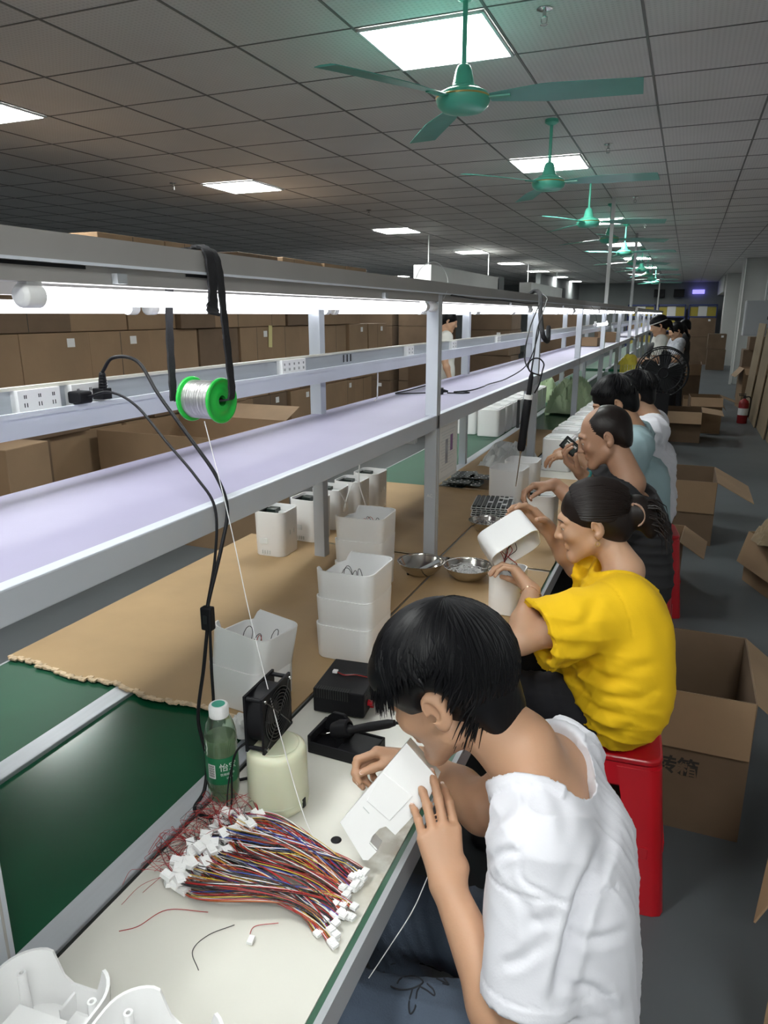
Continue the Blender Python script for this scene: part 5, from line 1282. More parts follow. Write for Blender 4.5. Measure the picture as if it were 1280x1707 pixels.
def hand_sdf(s, w, d, n, t, curl, sc=1.0, thumb=(.9, .6, .3), spread=.10, thumbcurl=25, nails=None):
    """w wrist, d towards knuckles, n out of the palm, t towards the thumb side; curl = degrees per joint for 4 fingers"""
    d = nrm(d); n = nrm(V(*n)-d*(V(*n)@d)); t0_ = V(*t); t = nrm(t0_-d*(t0_@d)-n*(t0_@n))
    kn = []
    for i, (o, l) in enumerate(((.029, .086), (.0095, .090), (-.0105, .086), (-.029, .078))):
        p = w+(d*l+t*o+n*(-.003 if i in (1, 2) else .0))*sc; kn.append(p)
        s.cap(w+(d*.012+t*o*.45)*sc, p, .0165*sc, .0115*sc, .012); 
    s.cap(w+(d*.03+t*.012+n*.006)*sc, w+(d*.07-t*.012+n*.006)*sc, .014*sc, .013*sc, .012)
    lens = ((.044, .026, .020), (.048, .030, .021), (.044, .028, .021), (.034, .021, .018)); tips = []
    for i in range(4):
        p = kn[i]; dd = nrm(d+t*(1.5-i)*spread); c = curl[i] if hasattr(curl[i], '__len__') else (curl[i], curl[i]*1.2, curl[i]*.8); r = (.0090, .0082, .0074, .0062) if i < 3 else (.0080, .0072, .0065, .0056)
        ang = 0
        for j in range(3):
            ang += R(c[j]); q = p+(dd*math.cos(ang)+n*math.sin(ang))*lens[i][j]*sc
            s.cap(p, q, r[j]*sc, r[j+1]*sc, .0025); 
            if j: s.ell(p, V(1, 1, 1)*r[j]*1.05*sc, None, .002)
            p = q
        tips.append((p, nrm(dd*math.cos(ang)+n*math.sin(ang)), nrm(-n*math.cos(ang)+dd*math.sin(ang)), r[3]*sc))
    b = w+(d*.026+t*.024+n*.006)*sc; td = nrm(d*thumb[0]+t*thumb[1]+n*thumb[2]); m = b+td*.042*sc
    s.cap(w+(d*.01+t*.012)*sc, b, .015*sc, .015*sc, .012); s.cap(b, m, .0145*sc, .0105*sc, .012)
    td2 = nrm(td*math.cos(R(thumbcurl))+(n*.5+d*.3-t*.5)*math.sin(R(thumbcurl))); m2 = m+td2*.030*sc; s.cap(m, m2, .0105*sc, .0092*sc, .004)
    td3 = nrm(td2+(n*.3-t*.2)*.4); m3 = m2+td3*.024*sc; s.cap(m2, m3, .0092*sc, .0072*sc, .003); tips.append((m3, td3, nrm(np.cross(td3, np.cross(t, td3))), .0072*sc))
    return tips
def locks(c, H, A, cen, pole, N, th_end, droop, r0=.0034, seed=1, jit=.10, th0=.12, lift=.003, side=None, n=9, fmask=None, gdir=None):
    """hair locks following the skull from the crown; th_end(phi), droop(phi) in head frame"""
    rg = random.Random(seed); mb = MB(); pole = nrm(pole); e1 = nrm(V(0, 1, 0)-pole*pole[1]); e2 = np.cross(pole, e1)
    gl = H.T@V(0, 0, -1) if gdir is None else V(*gdir)
    for i in range(N):
        ph = rg.uniform(-PI, PI); te = th_end(ph)*rg.uniform(.86, 1.03); ts = th0+rg.random()**1.5*te*.75; lf = 1+rg.uniform(-.005, .05)+lift; sw = rg.uniform(-jit, jit); tw = rg.uniform(-.25, .25)
        pts = []
        for k in range(n):
            u = k/(n-1); th = ts+(te-ts)*u; p = ph+sw*u+tw*u*u
            dr = pole*math.cos(th)+(e1*math.cos(p)+e2*math.sin(p))*math.sin(th)
            q = V(*cen)+V(*A)*dr*(lf-.02*(1-u)**2)
            pts.append(q)
        dp = droop(ph)*rg.uniform(.4, 1.2)
        last = pts[-1]; tg = nrm(pts[-1]-pts[-2])
        for k in (1, 2, 3): pts.append(last+tg*dp*k/3*.75+gl*dp*.55*(k/3)**2)
        W_ = [Vector(c+H@q) for q in pts]; m = len(W_); rad = [r0*(.35+.65*min(1, 3*j/m))*(1-(j/(m-1))**3)+.0003 for j in range(m)]
        mb.tube(W_, rad, 'hair', 5, caps=False)
    return mb
def person(label, cat='person', loc=(0, 0, 0)):
    t = thing('person', label, cat, loc); bpy.context.view_layer.update(); return t
def kid(mb, name, t, **k):
    mb.v = [tuple(Vector(v)-t.location) for v in mb.v]; return mb.build(name, t, **k)
def torso_sdf(s, J, inf, k=.045, belly=0, bottom=True):
    L, R_ = V(*J['shL']), V(*J['shR']); sd = nrm(L-R_); pel, wa, ch, nb = [V(*J[q]) for q in ('pel', 'waist', 'chest', 'neck')]; fw_ = nrm(np.cross(V(0, 0, 1), sd)); fw_ = fw_*np.sign(fw_@V(*J['f'])) ; z = J.get('w', 1)
    s.cap(pel-sd*.075*z, pel+sd*.075*z, (.10+inf)*z, None, k); s.cap(wa-sd*.062*z, wa+sd*.062*z, (.088+inf+belly)*z, None, k)
    s.cap((pel+wa)/2-sd*.07*z, (pel+wa)/2+sd*.07*z, (.093+inf+belly)*z, None, k)
    s.cap(ch-sd*.070*z, ch+sd*.070*z, (.098+inf)*z, None, k); s.cap((wa+ch)/2-sd*.066*z, (wa+ch)/2+sd*.066*z, (.093+inf+belly*.5)*z, None, k)
    s.cap(L-sd*.04, R_+sd*.04, (.060+inf*.8)*z, None, k); m = (L+R_)/2
    for q in (L, R_): s.cap(nb*.7+m*.3, q-(q-m)*.12, (.046+inf*.55)*z, (.054+inf*.8)*z, k*.8)
    s.cap(nb-V(0, 0, .02), m, (.052+inf*.6)*z, None, k*.8)
def arm_sdf(s, sh, el, wr, k=.02, sc=1.0):
    sh, el, wr = V(*sh), V(*el), V(*wr)
    s.cap(sh, el, .050*sc, .038*sc, k); s.cap(sh*.6+el*.4, sh*.3+el*.7, .044*sc, .040*sc, k)
    s.cap(el, el*.65+wr*.35, .037*sc, .039*sc, k); s.cap(el*.65+wr*.35, wr, .039*sc, .025*sc, k); s.ell(wr, V(.024, .024, .022)*sc, None, .01)
def bb(pts, m):
    P = np.array([V(*p) for p in pts]); return P.min(0)-m, P.max(0)+m
def project(P):
    v = P-CAM; w = v@cFW; return 640+1200*(v@cRT)/w, 853.5-1200*(v@cUP)/w
def press(P, N, lines):
    '''cloth creases: each line is (points traced on the front side, depth, half width)'''
    x, y = project(P); D = np.zeros(P.shape); face = ((CAM-P)*N).sum(1) > 0
    for pts, am, wd in lines:
        q = [Vector((a, b, 0)) for a, b in pts]; q = spline(q, 6) if len(q) > 2 else q; best = np.full(len(P), 1e9); tt = np.zeros(len(P)); n = len(q)-1
        for i in range(n):
            ax_, ay_ = q[i].x, q[i].y; bx_, by_ = q[i+1].x-ax_, q[i+1].y-ay_; L_ = bx_*bx_+by_*by_+1e-9
            t_ = np.clip(((x-ax_)*bx_+(y-ay_)*by_)/L_, 0, 1); d = np.hypot(x-ax_-t_*bx_, y-ay_-t_*by_); m = d < best; best[m] = d[m]; tt[m] = (i+t_[m])/n
        g = np.exp(-(best/wd)**2)-.45*np.exp(-((best-2*wd)/wd)**2); D += N*(am*g*np.sqrt(np.clip(4*tt*(1-tt), .05, 1)))[:, None]
    D[~face] = 0
    return D
def shirt(t, J, h, inf, mt, sleeves, neck_r=.070, hem=None, fold=None, belly=0, neck_tilt=None, neck_c=None, name='t_shirt', k=.045, extra=None, sl_r=(.070, .078), mk=.03, creases=None, drape=None, ncut=(1, 1)):
    L, R_ = V(*J['shL']), V(*J['shR'])
    ends = []
    for side, sh, el in (('L', L, V(*J['elL'])), ('R', R_, V(*J['elR']))):
        ends.append((sh, sh+(el-sh)*sleeves, nrm(el-sh)))
    lo, hi = bb([J['pel'], J['waist'], J['chest'], L, R_, ends[0][1], ends[1][1]], .20); 
    s = SDF(lo, hi, h); torso_sdf(s, J, inf, k, belly)
    if drape:
        for d in drape: s.cap(*d)
    if hem is not None: s.plane(V(*hem[0]), hem[1])
    for sh, e, d in ends:
        s.sub(); s.cap(sh-d*.01, e+d*.05, sl_r[0], sl_r[1], .02)
        s.plane(e, d); s.cap(e-d*.045, e+d*.12, max(.044, sl_r[0]*.76), sl_r[1]-.010, .006, 'sub'); s.merge(mk)
    nb = V(*J['neck']) if neck_c is None else V(*neck_c); nd = nrm(V(*J['head'])-V(*J['neck'])) if neck_tilt is None else nrm(neck_tilt)
    s.cap(nb-nd*.03, nb+nd*.25, neck_r, neck_r*1.15, .006, 'sub')
    if extra: extra(s)
    P, Q = s.mesh()
    fo = fold or folds([])
    def disp(P, N):
        D = fo(P, N); v = P-nb; a = v@nd; r = np.linalg.norm(v-a[:, None]*nd, axis=1); rr = neck_r+(a+.03).clip(0, 1)/.28*neck_r*.15
        m = ((r-rr) > -.004) & ((r-rr) < .017) & (a > -.06); D[m] = N[m]*.0022
        if creases: D = D+press(P, N, creases)
        for sh, e, d in ends:
            a = (P-e)@d; near = np.linalg.norm(P-e, axis=1) < .12
            v2 = P-sh; a2 = v2@d; rad = np.linalg.norm(v2-a2[:, None]*d, axis=1); sm = (np.abs(a2-.028) < .0022) & (rad < .11); D[sm] -= N[sm]*.0022
            q = near & (a > -.020) & (a < .002); D[q] += N[q]*.0012; q = near & (a > -.0235) & (a < -.0205); D[q] -= N[q]*.0012
        return D
    return np_mesh(name, P, Q, mt, t, disp)
def trousers(t, J, mt, h=.007, fold=True, name='trousers'):
    s = None; pts = [J['pel'], J['knL'], J['knR'], J['anL'], J['anR']]; lo, hi = bb(pts, .16); s = SDF(lo, hi, h)
    L, R_ = V(*J['shL']), V(*J['shR']); sd = nrm(L-R_); sd = nrm(V(sd[0], sd[1], 0)); pel = V(*J['pel']); w = J.get('w', 1)
    s.cap(pel-sd*.075*w, pel+sd*.075*w, .112*w, None, .03)
    for sg, kn, an in ((1, J['knL'], J['anL']), (-1, J['knR'], J['anR'])):
        kn, an = V(*kn), V(*an); hp = pel+sd*sg*.09*w-V(0, 0, .01)
        s.cap(hp, kn, .090*w, .066*w, .03); s.cap(kn, an, .066*w, .052*w, .03)
    P, Q = s.mesh(); return np_mesh(name, P, Q, mt, t, folds([((0, 1, .3), .07, .0035, .02, 4), ((1, .2, .5), .05, .0028, .02, 9)]) if fold else None)
def shoes(t, J, mt='black'):
    for kn, an in ((J['knL'], J['anL']), (J['knR'], J['anR'])):
        an = V(*an); f = V(J['f'][0], J['f'][1], 0); f = nrm(f); a = V(an[0], an[1], .045)
        s = SDF(a-.22, a+.24, .008); s.cap(a-f*.05, a+f*.13, .045, .038, .02); s.cap(V(an[0], an[1], .05), V(an[0], an[1], .11), .045, .045, .02); s.plane((0, 0, .004), (0, 0, -1))
        P, Q = s.mesh(); np_mesh('shoe', P, Q, mt, t)
def body(t, J, h, mt='skin', hands=(), sc=1.0, female=False, headk=1.0, face=True, arms=1.0, hres=None):
    pts = [J['pel'], J['head'], J['shL'], J['shR'], J['elL'], J['elR'], J['wrL'], J['wrR']]+[V(*q[0])+nrm(q[1])*.12 for q in hands]
    lo, hi = bb(pts, .15); s = SDF(lo, hi, h)
    torso_sdf(s, J, J.get('binf', -.012), .04); nb = V(*J['neck']); hc = V(*J['head']); H = hframe(J['hf'], J['hu'])
    s.cap(nb-V(0, 0, .01), hc+H@V(0, -.022, -.06), .055*J.get('nk', 1), .052*J.get('nk', 1), .025); 
    arm_sdf(s, J['shL'], J['elL'], J['wrL'], sc=arms); arm_sdf(s, J['shR'], J['elR'], J['wrR'], sc=arms)
    head_sdf(s, hc, H, headk, female)
    tips = []
    for q in hands: tips += hand_sdf(s, V(*q[0]), q[1], q[2], q[3], q[4], **(q[5] if len(q) > 5 else {}))
    P, Q = s.mesh(); o = np_mesh('body', P, Q, mt, t)
    for (p, d, up, r) in tips if h < .0036 else ():
        a = MB(); T = frame(p+up*r*.72-d*r*.15, x=d, z=up); w = r*.62
        a.prism([(x, y) for x, y in rrect(2.1*w, 1.7*w, w*.6, 3)], -.0008, .0012, 'nail', T); kid(a, 'finger_nail', t)
    if face:
        for sx in (-1, 1):
            a = MB(); cc = hc+H@(V(sx*.031, .0795, .002)*headk); T = Matrix.Translation(Vector(cc))
            prf = [(.0115*math.sin(PI*k/12), -.0115*math.cos(PI*k/12)) for k in range(13)]; a.lathe(prf, 16, 'eyew', T); dv = H@V(sx*.1, 1, -.25); Tz = frame(cc+nrm(dv)*.0085, z=nrm(dv), x=H@V(1, 0, 0)); a.lathe([(0, .0036), (.003, .0033), (.0052, .0015), (.0055, 0)], 14, 'black', Tz); kid(a, 'eye', t)
            a = MB(); a.tube([Vector(hc+H@(V(sx*x, y, z)*headk)) for x, y, z in ((.013, .0975, .022), (.028, .095, .027), (.042, .086, .024), (.049, .079, .019))], [.0016, .0022, .0018, .0007], 'hair', 6, flat=.6); kid(a, 'eyebrow', t)
            a = MB(); a.tube([Vector(hc+H@(V(sx*x, y, z)*headk)) for x, y, z in ((.019, .0905, .007), (.030, .0935, .0105), (.041, .087, .007))], [.0006, .0011, .0006], 'hair', 5); kid(a, 'eyelid_lash', t)
        a = MB(); a.tube([Vector(hc+H@(V(x, y, z)*headk)) for x, y, z in ((-.021, .0875, -.0605), (-.008, .0935, -.0605), (.008, .0935, -.0605), (.021, .0875, -.0605))], [.001, .0028, .0028, .001], 'lip', 6, flat=.7); kid(a, 'lips', t)
    return o, H
M['lip'] = mat('lips', (.42, .16, .13), .45)

# ================================================================== MAN IN THE WHITE T-SHIRT (foreground)
J1 = dict(pel=(-.085, .92, .585), waist=(-.08, .93, .67), chest=(-.092, .945, .82), neck=at(862, 1232, 1.09), head=at(745, 1140, 1.13), shL=at(893, 1428, .975), shR=at(935, 1262, 1.20),
          elL=at(876, 1790, .965), wrL=at(748, 1480, 1.075), elR=at(805, 1350, 1.22), wrR=at(700, 1268, 1.36), f=(-1, 0, 0), hf=(-.84, .08, -.52), hu=(-.52, .0, .84),
          knL=(-.40, .80, .545), anL=(-.34, .80, .10), knR=(-.40, 1.03, .545), anR=(-.36, 1.04, .10), w=.96)
p1 = person('seated man in white T-shirt and jeans in front, bent over the worktop', loc=(.0, .9, 0))
wl = J1['wrL']; hands1 = [(wl, at(724, 1345, 1.12)-wl, cFW*.95-cRT*.20, cRT*.95+cFW*.15, [(16, 24, 14), (6, 12, 8), (12, 20, 12), (18, 26, 16)], dict(sc=.90, thumb=(.75, .15, .75), spread=.02)),
                          (J1['wrR'], -cRT*.95+cUP*.12+cFW*.1, -cUP*.75-cFW*.35, -cFW*.8+cUP*.3, [(28, 60, 40), (38, 62, 40), (45, 65, 40), (50, 65, 40)], dict(sc=.92, thumb=(1., .25, .35), spread=.03, thumbcurl=18))]
b1, H1 = body(p1, J1, .0028, 'skin', hands1)
hc1 = V(*J1['head'])
shirt(p1, J1, .0045, .010, 'tee', .64, neck_r=.084, neck_c=J1['neck']+V(.016, .012, -.012), neck_tilt=nrm(J1['head']-J1['neck'])*.9+V(-.1, 0, .45), hem=((0, 0, .50), (0, 0, -1)), belly=.008,
      fold=folds([((.25, .6, .7), .11, .0036, .035, 3), ((.8, -.5, .3), .15, .0036, .04, 5), ((.1, 1, .2), .06, .0014, .02, 8)]), sl_r=(.061, .067), mk=.014,
      creases=[([(1005, 1415), (968, 1505), (945, 1590), (925, 1668)], -.012, 11), ([(876, 1300), (868, 1400), (868, 1463), (910, 1490), (962, 1513)], -.0028, 4),
               ([(809, 1378), (844, 1345)], -.004, 8), ([(812, 1440), (835, 1422), (868, 1418)], -.004, 8), ([(1000, 1300), (1012, 1400), (990, 1470)], -.0035, 12), ([(835, 1610), (870, 1598), (905, 1570)], -.004, 10),
               ([(880, 1540), (925, 1530)], -.003, 9), ([(945, 1560), (1000, 1566), (1050, 1550)], -.004, 9), ([(940, 1640), (990, 1652), (1030, 1690)], -.005, 9), ([(905, 1290), (935, 1330), (950, 1400)], -.003, 12), ([(850, 1480), (880, 1520), (888, 1580)], -.003, 9)])
trousers(p1, J1, 'jeans', .006, name='jeans'); shoes(p1, J1)
# hair: solid core and locks
s = SDF(hc1-.19, hc1+.19, .003); L = lambda x, y, z: hc1+H1@V(x, y, z)
s.ell(L(0, -.014, .034), (.086, .109, .095), H1, .01); s.ell(L(0, -.066, -.030), (.066, .038, .070), H1, .03); s.ell(L(0, -.066, -.080), (.046, .022, .030), H1, .02); s.ell(L(0, .045, .055), (.078, .065, .052), H1, .02)
s.ell(L(0, .100, -.070), (.10, .060, .098), H1, .012, 'sub')
for sx in (-1, 1): s.ell(L(sx*.085, .022, -.055), (.034, .052, .055), H1, .01, 'sub'); s.ell(L(sx*.088, -.012, -.018), (.026, .034, .046), H1, .008, 'sub')
s.ell(L(0, .02, -.125), (.12, .08, .045), H1, .01, 'sub')
P, Q = s.mesh(); hk = folds([((1, .2, 0), .012, .0009, .004, 2)])
hr = np_mesh('hair_core', P, Q, 'hair', p1, hk)
th = lambda p: 1.72-.03*math.cos(2*p)-.46*math.exp(-((abs(p)-1.70)/.50)**2)+.50*max(0, min(1, (abs(p)-2.1)/.5))
dr_ = lambda p: .040 if abs(p) < .9 else (.010 if abs(p) < 2.6 else .050)
lk = locks(hc1, H1, (.091, .115, .100), (0, -.014, .032), (.12, -.42, .9), 2600, th, dr_, .0034, 11, jit=.22, th0=.01, lift=.004)
kid(lk, 'hair_locks', p1)
# embroidery on the jeans: a winged line figure
from mathutils.bvhtree import BVHTree
jm = [o for o in p1.children if o.name.startswith('jeans')][0]
bv = BVHTree.FromPolygons([jm.matrix_basis @ v.co for v in jm.data.vertices], [tuple(p.vertices) for p in jm.data.polygons])
def on_jeans(px, py):
    d = Vector(at(px, py, 1)-CAM).normalized(); h_ = bv.ray_cast(Vector(CAM), d)
    return None if h_[0] is None else h_[0]+h_[1]*.0006
a = MB()
for poly in ([(735, 1618), (700, 1606), (655, 1606), (640, 1620), (652, 1645), (680, 1650), (705, 1638), (690, 1628), (668, 1632), (662, 1640)], [(648, 1625), (668, 1618), (700, 1618), (730, 1628)],
             [(688, 1648), (682, 1672), (684, 1690), (692, 1680), (695, 1655), (700, 1645)], [(700, 1645), (712, 1652), (724, 1660), (722, 1650), (712, 1640)], [(730, 1628), (752, 1618), (742, 1622), (748, 1606)],
             [(728, 1632), (745, 1640), (740, 1632), (748, 1642), (738, 1640)], [(722, 1612), (715, 1600), (728, 1590)], [(735, 1618), (730, 1628), (718, 1640)]):
    pts = [on_jeans(*q) for q in poly]
    if all(p is not None for p in pts): a.tube(spline(pts, 6), .0013, 'stitch', 5)
if a.v: kid(a, 'embroidery', p1)

# ================================================================== WOMAN IN YELLOW
J2 = dict(pel=(-.085, 1.965, .585), waist=(-.085, 1.97, .67), chest=(-.095, 1.98, .79), neck=at(1044, 944, 2.06), head=at(988, 868, 2.09), shL=at(1035, 1018, 1.92), shR=at(1010, 958, 2.22),
          elL=at(868, 1068, 1.86), wrL=at(886, 985, 1.98), elR=at(962, 945, 2.27), wrR=at(912, 880, 2.24), f=(-1, -.05, 0), hf=(-.96, -.10, -.25), hu=(-.22, .0, .96),
          knL=(-.42, 1.90, .545), anL=(-.30, 1.88, .10), knR=(-.42, 2.12, .545), anR=(-.34, 2.12, .10), w=1.0, nk=.9, binf=-.022)
p2 = person('seated woman in a yellow T-shirt, dark hair in a claw clip, holding a housing', loc=(0, 1.98, 0))
w2 = J2['wrL']; w2r = J2['wrR']
hands2 = [(w2, at(858, 948, 2.02)-w2, -cRT*.75-cUP*.45+cFW*.2, cRT*-.1+cFW*.9, [(30, 45, 25), (34, 45, 25), (38, 45, 25), (42, 45, 25)], dict(sc=.90, thumb=(.95, .3, .4), spread=.05)),
          (w2r, at(880, 850, 2.22)-w2r, -cUP*.8-cRT*.35-cFW*.3, -cFW*.75-cUP*.3, [(18, 30, 20), (22, 32, 20), (26, 34, 20), (30, 36, 20)], dict(sc=.92, thumb=(.6, .75, .35), spread=.10))]
b2_, H2 = body(p2, J2, .0032, 'skin2', hands2, female=True, headk=.97, arms=.92)
hc2 = V(*J2['head'])
shirt(p2, J2, .0055, .016, 'yellow', .84, neck_r=.088, neck_c=J2['neck']+V(.0, -.004, -.005), neck_tilt=(-.22, -.02, .92), hem=((0, 0, .465), (0, 0, -1)), belly=.02,
      fold=folds([((.2, .3, .9), .085, .0046, .03, 12), ((.7, .2, .6), .12, .0046, .03, 15), ((-.3, .6, .6), .06, .0020, .03, 18)]), sl_r=(.084, .104),
      creases=[([(868, 1040), (890, 1026), (915, 1017)], -.005, 6), ([(897, 1057), (936, 1072), (983, 1072)], -.005, 8), ([(900, 1126), (945, 1117), (983, 1104), (1004, 1092)], -.010, 9), ([(991, 1111), (1014, 1135), (1053, 1135)], -.006, 8),
               ([(952, 1135), (999, 1182), (1053, 1193)], -.006, 8), ([(920, 1123), (948, 1170), (983, 1201)], -.006, 8), ([(897, 1135), (910, 1165), (935, 1195)], -.005, 8), ([(968, 1215), (1010, 1228), (1060, 1215)], -.006, 9), ([(1000, 1140), (1050, 1118), (1090, 1108)], -.004, 9),
               ([(1000, 1160), (1060, 1165), (1100, 1150)], -.004, 8), ([(1000, 985), (985, 1020), (975, 1060)], -.004, 10), ([(915, 1040), (950, 1045), (985, 1030)], -.004, 8), ([(1075, 1000), (1100, 1050), (1110, 1100)], -.003, 12), ([(945, 1090), (970, 1080), (1000, 1085)], -.004, 7)],
      drape=[((-.17, 1.97, .60), (-.15, 1.97, .78), .105, .10, .06), ((-.075, 1.90, .58), (-.075, 1.93, .80), .11, .10, .06), ((-.075, 2.04, .60), (-.075, 2.03, .80), .10, .09, .06)])
trousers(p2, J2, 'dark', .009); shoes(p2, J2)
L2 = lambda x, y, z: hc2+H2@V(x, y, z)
s = SDF(hc2-.24, hc2+.22, .0035)
s.ell(L2(0, -.016, .034), (.080, .100, .088), H2, .01); s.ell(L2(0, -.062, -.012), (.068, .052, .066), H2, .03)
s.ell(L2(0, .094, -.058), (.10, .058, .100), H2, .010, 'sub')
for sx in (-1, 1): s.ell(L2(sx*.085, .018, -.052), (.032, .050, .052), H2, .01, 'sub')
s.ell(L2(0, -.02, -.115), (.12, .10, .045), H2, .01, 'sub')
s.ell(L2(0, -.128, .004), (.048, .040, .050), H2, .018); s.ell(L2(0, -.150, -.03), (.028, .025, .050), H2, .02)
P, Q = s.mesh(); np_mesh('hair_core', P, Q, 'hairb', p2, folds([((.1, .3, 1), .010, .0007, .004, 2)]))
rg = random.Random(5); lk = MB()
for i in range(420):     # strands swept from the hairline back to the clip
    an = rg.uniform(-1.75, 1.75); x0, z0 = math.sin(an), math.cos(an)
    st_ = V(.079*x0, .060*math.cos(an*.6)-.005, .032+.084*z0 if z0 > 0 else .03+.03*z0)
    en = V(.025*x0+rg.uniform(-.01, .01), -.120, .012+.03*z0)
    pts = []
    for k in range(9):
        u = k/8; q = st_*(1-u)+en*u; v = (q-V(0, -.016, .034))/V(.083, .106, .091); l = np.linalg.norm(v)
        if u < .85: q = V(0, -.016, .034)+V(.083, .106, .091)*v/l*(1+rg.uniform(0, .015))
        pts.append(Vector(L2(*q)))
    lk.tube(pts, [.0006]+[.0028]*7+[.001], 'hairb', 5, caps=False)
for i in range(60):
    an = rg.uniform(0, 2*PI); q = V(.035*math.cos(an), -.135-.015*rg.random(), .0+.040*math.sin(an)); e = q+V(rg.uniform(-.03, .03), -.03-.03*rg.random(), -.03-.07*rg.random())
    lk.tube([Vector(L2(*(q*(1-u)+e*u+V(0, -.02*math.sin(PI*u), .012*math.sin(PI*u))))) for u in (0, .33, .66, 1)], [.002, .002, .0012, .0003], 'hairb', 5, caps=False)
kid(lk, 'hair_locks', p2)
a = MB()
for s_ in (-1, 1):
    a.tube([Vector(L2(s_*.040+.0*u, -.112-.030*math.sin(u), .006+.034*math.cos(u))) for u in np.linspace(.2, 2.9, 12)], [.002]+[.0058]*10+[.002], 'tan', 8, flat=.6)
a.tube([Vector(L2(-.04, -.115, .036)), Vector(L2(0, -.128, .042)), Vector(L2(.04, -.115, .036))], .004, 'tan', 8)
tag(a.build('claw_clip'), 'tan horn-coloured claw clip holding the hair of the woman in yellow', 'hair clip')
for sx in (-1, 1):
    a = MB(); e = L2(sx*.0815, -.006, -.044); a.tube([Vector(e+H2@V(sx*.003, .006*math.cos(q), .006*math.sin(q)-.004)) for q in np.linspace(0, 6.28, 14)], .001, 'gold', 5); tag(a.build('earring'), 'small gold hoop earring of the woman in yellow, %s ear' % ('left' if sx < 0 else 'right'), 'earring')
a = MB(); wv = nrm(w2-V(*J2['elL'])); q0 = w2-wv*.012; f_ = nrm(np.cross(wv, V(0, 0, 1))); g_ = np.cross(wv, f_)
ringp = [Vector(q0+(f_*math.cos(q)+g_*math.sin(q))*.0275+wv*.004*math.sin(3*q)) for q in np.linspace(0, 6.28, 30)]
a.tube(ringp, .0013, 'bracelet', 5)
for q in ringp[::3]: a.lathe([(0, -.003), (.0035, 0), (0, .003)], 8, 'bracelet', Matrix.Translation(q))
tag(a.build('bracelet'), 'thin gold flower bracelet on the left wrist of the woman in yellow', 'bracelet')

# ================================================================== MAN IN BLACK
J3 = dict(pel=(-.10, 2.94, .585), waist=(-.105, 2.93, .69), chest=(-.12, 2.92, .84), neck=at(1052, 800, 2.84), head=at(1008, 727, 2.86), shL=at(1030, 872, 2.72), shR=at(1005, 800, 3.02),
          elL=at(985, 860, 2.72), wrL=at(925, 808, 2.78), elR=at(1012, 832, 2.98), wrR=at(968, 789, 2.94), f=(-1, -.05, 0), hf=(-.93, -.10, -.34), hu=(-.33, .0, .94),
          knL=(-.43, 2.84, .545), anL=(-.34, 2.84, .10), knR=(-.43, 3.06, .545), anR=(-.36, 3.06, .10), w=1.02)
p3 = person('seated man with thinning hair in a black T-shirt, holding up a circuit module', loc=(0, 2.93, 0))
w3 = V(*J3['wrL']); w3r = V(*J3['wrR'])
hands3 = [(w3, -cRT*1-cUP*.05, -cUP*.8-cRT*.2, -cFW*.9, [(25, 45, 30), (32, 45, 30), (38, 45, 30), (42, 50, 30)], dict(sc=.95, thumb=(1, .3, .4))),
          (w3r, at(944, 768, 2.92)-w3r, cRT*.4+cUP*.6-cFW*.3, -cFW*.6+cRT*.5, [(25, 50, 30), (30, 50, 30), (35, 55, 30), (40, 55, 30)], dict(sc=.95, thumb=(.8, .5, .4)))]
b3, H3 = body(p3, J3, .0035, 'skin3', hands3)
hc3 = V(*J3['head']); L3 = lambda x, y, z: hc3+H3@V(x, y, z)
shirt(p3, J3, .007, .020, 'teeblack', .72, neck_r=.075, neck_c=J3['neck']+V(.02, 0, -.015), neck_tilt=(-.30, 0, .95), hem=((0, 0, .50), (0, 0, -1)), belly=.01, fold=folds([((.2, .3, .9), .08, .004, .03, 22)]), sl_r=(.078, .09))
trousers(p3, J3, 'dark', .011, False); shoes(p3, J3)
s = SDF(hc3-.15, hc3+.15, .003)
s.ell(L3(0, -.017, .031), (.0785, .0965, .0885), H3, .008); s.ell(L3(0, -.066, -.02), (.066, .036, .058), H3, .02)
s.ell(L3(0, .088, .000), (.085, .052, .13), H3, .008, 'sub'); s.ell(L3(0, .052, .108), (.048, .060, .036), H3, .012, 'sub')
for sx in (-1, 1): s.ell(L3(sx*.088, .018, -.050), (.032, .046, .050), H3, .008, 'sub')
s.ell(L3(0, -.02, -.105), (.12, .10, .045), H3, .01, 'sub'); P, Q = s.mesh(); np_mesh('hair', P, Q, 'hairb', p3, folds([((.2, .8, .4), .008, .0006, .004, 2)]))
t = thing('small_circuit_module', 'small black circuit module held up in the right hand of the man in black', 'circuit module')
t.matrix_world = frame(at(950, 744, 2.90), x=cRT*.75-cUP*.65, y=cRT*.5+cUP*.75)
a = MB(); a.box((-.036, -.026, -.006), (.036, .026, .006), 'black'); a.build('case', t, bevel=.002)
a = MB(); a.box((-.03, -.02, .006), (.03, .02, .0068), 'pcb'); a.box((-.02, -.012, .0068), (.005, .004, .0075), 'pale'); a.box((.01, .004, .0068), (.024, .012, .0075), 'w_white'); a.box((-.025, .01, .0068), (-.0, .014, .0074), 'w_white'); a.build('face_print', t)
a = MB(); wv = nrm(w3r-V(*J3['elR'])); f_ = nrm(np.cross(wv, V(0, 0, 1))); g_ = np.cross(wv, f_); q0 = w3r-wv*.025
a.tube([Vector(q0+(f_*math.cos(q)+g_*math.sin(q))*.0305) for q in np.linspace(0, 6.28, 24)], .006, 'teal', 6, flat=1); tag(a.build('wrist_strap'), 'teal wrist strap on the raised right wrist of the man in black', 'wrist strap')

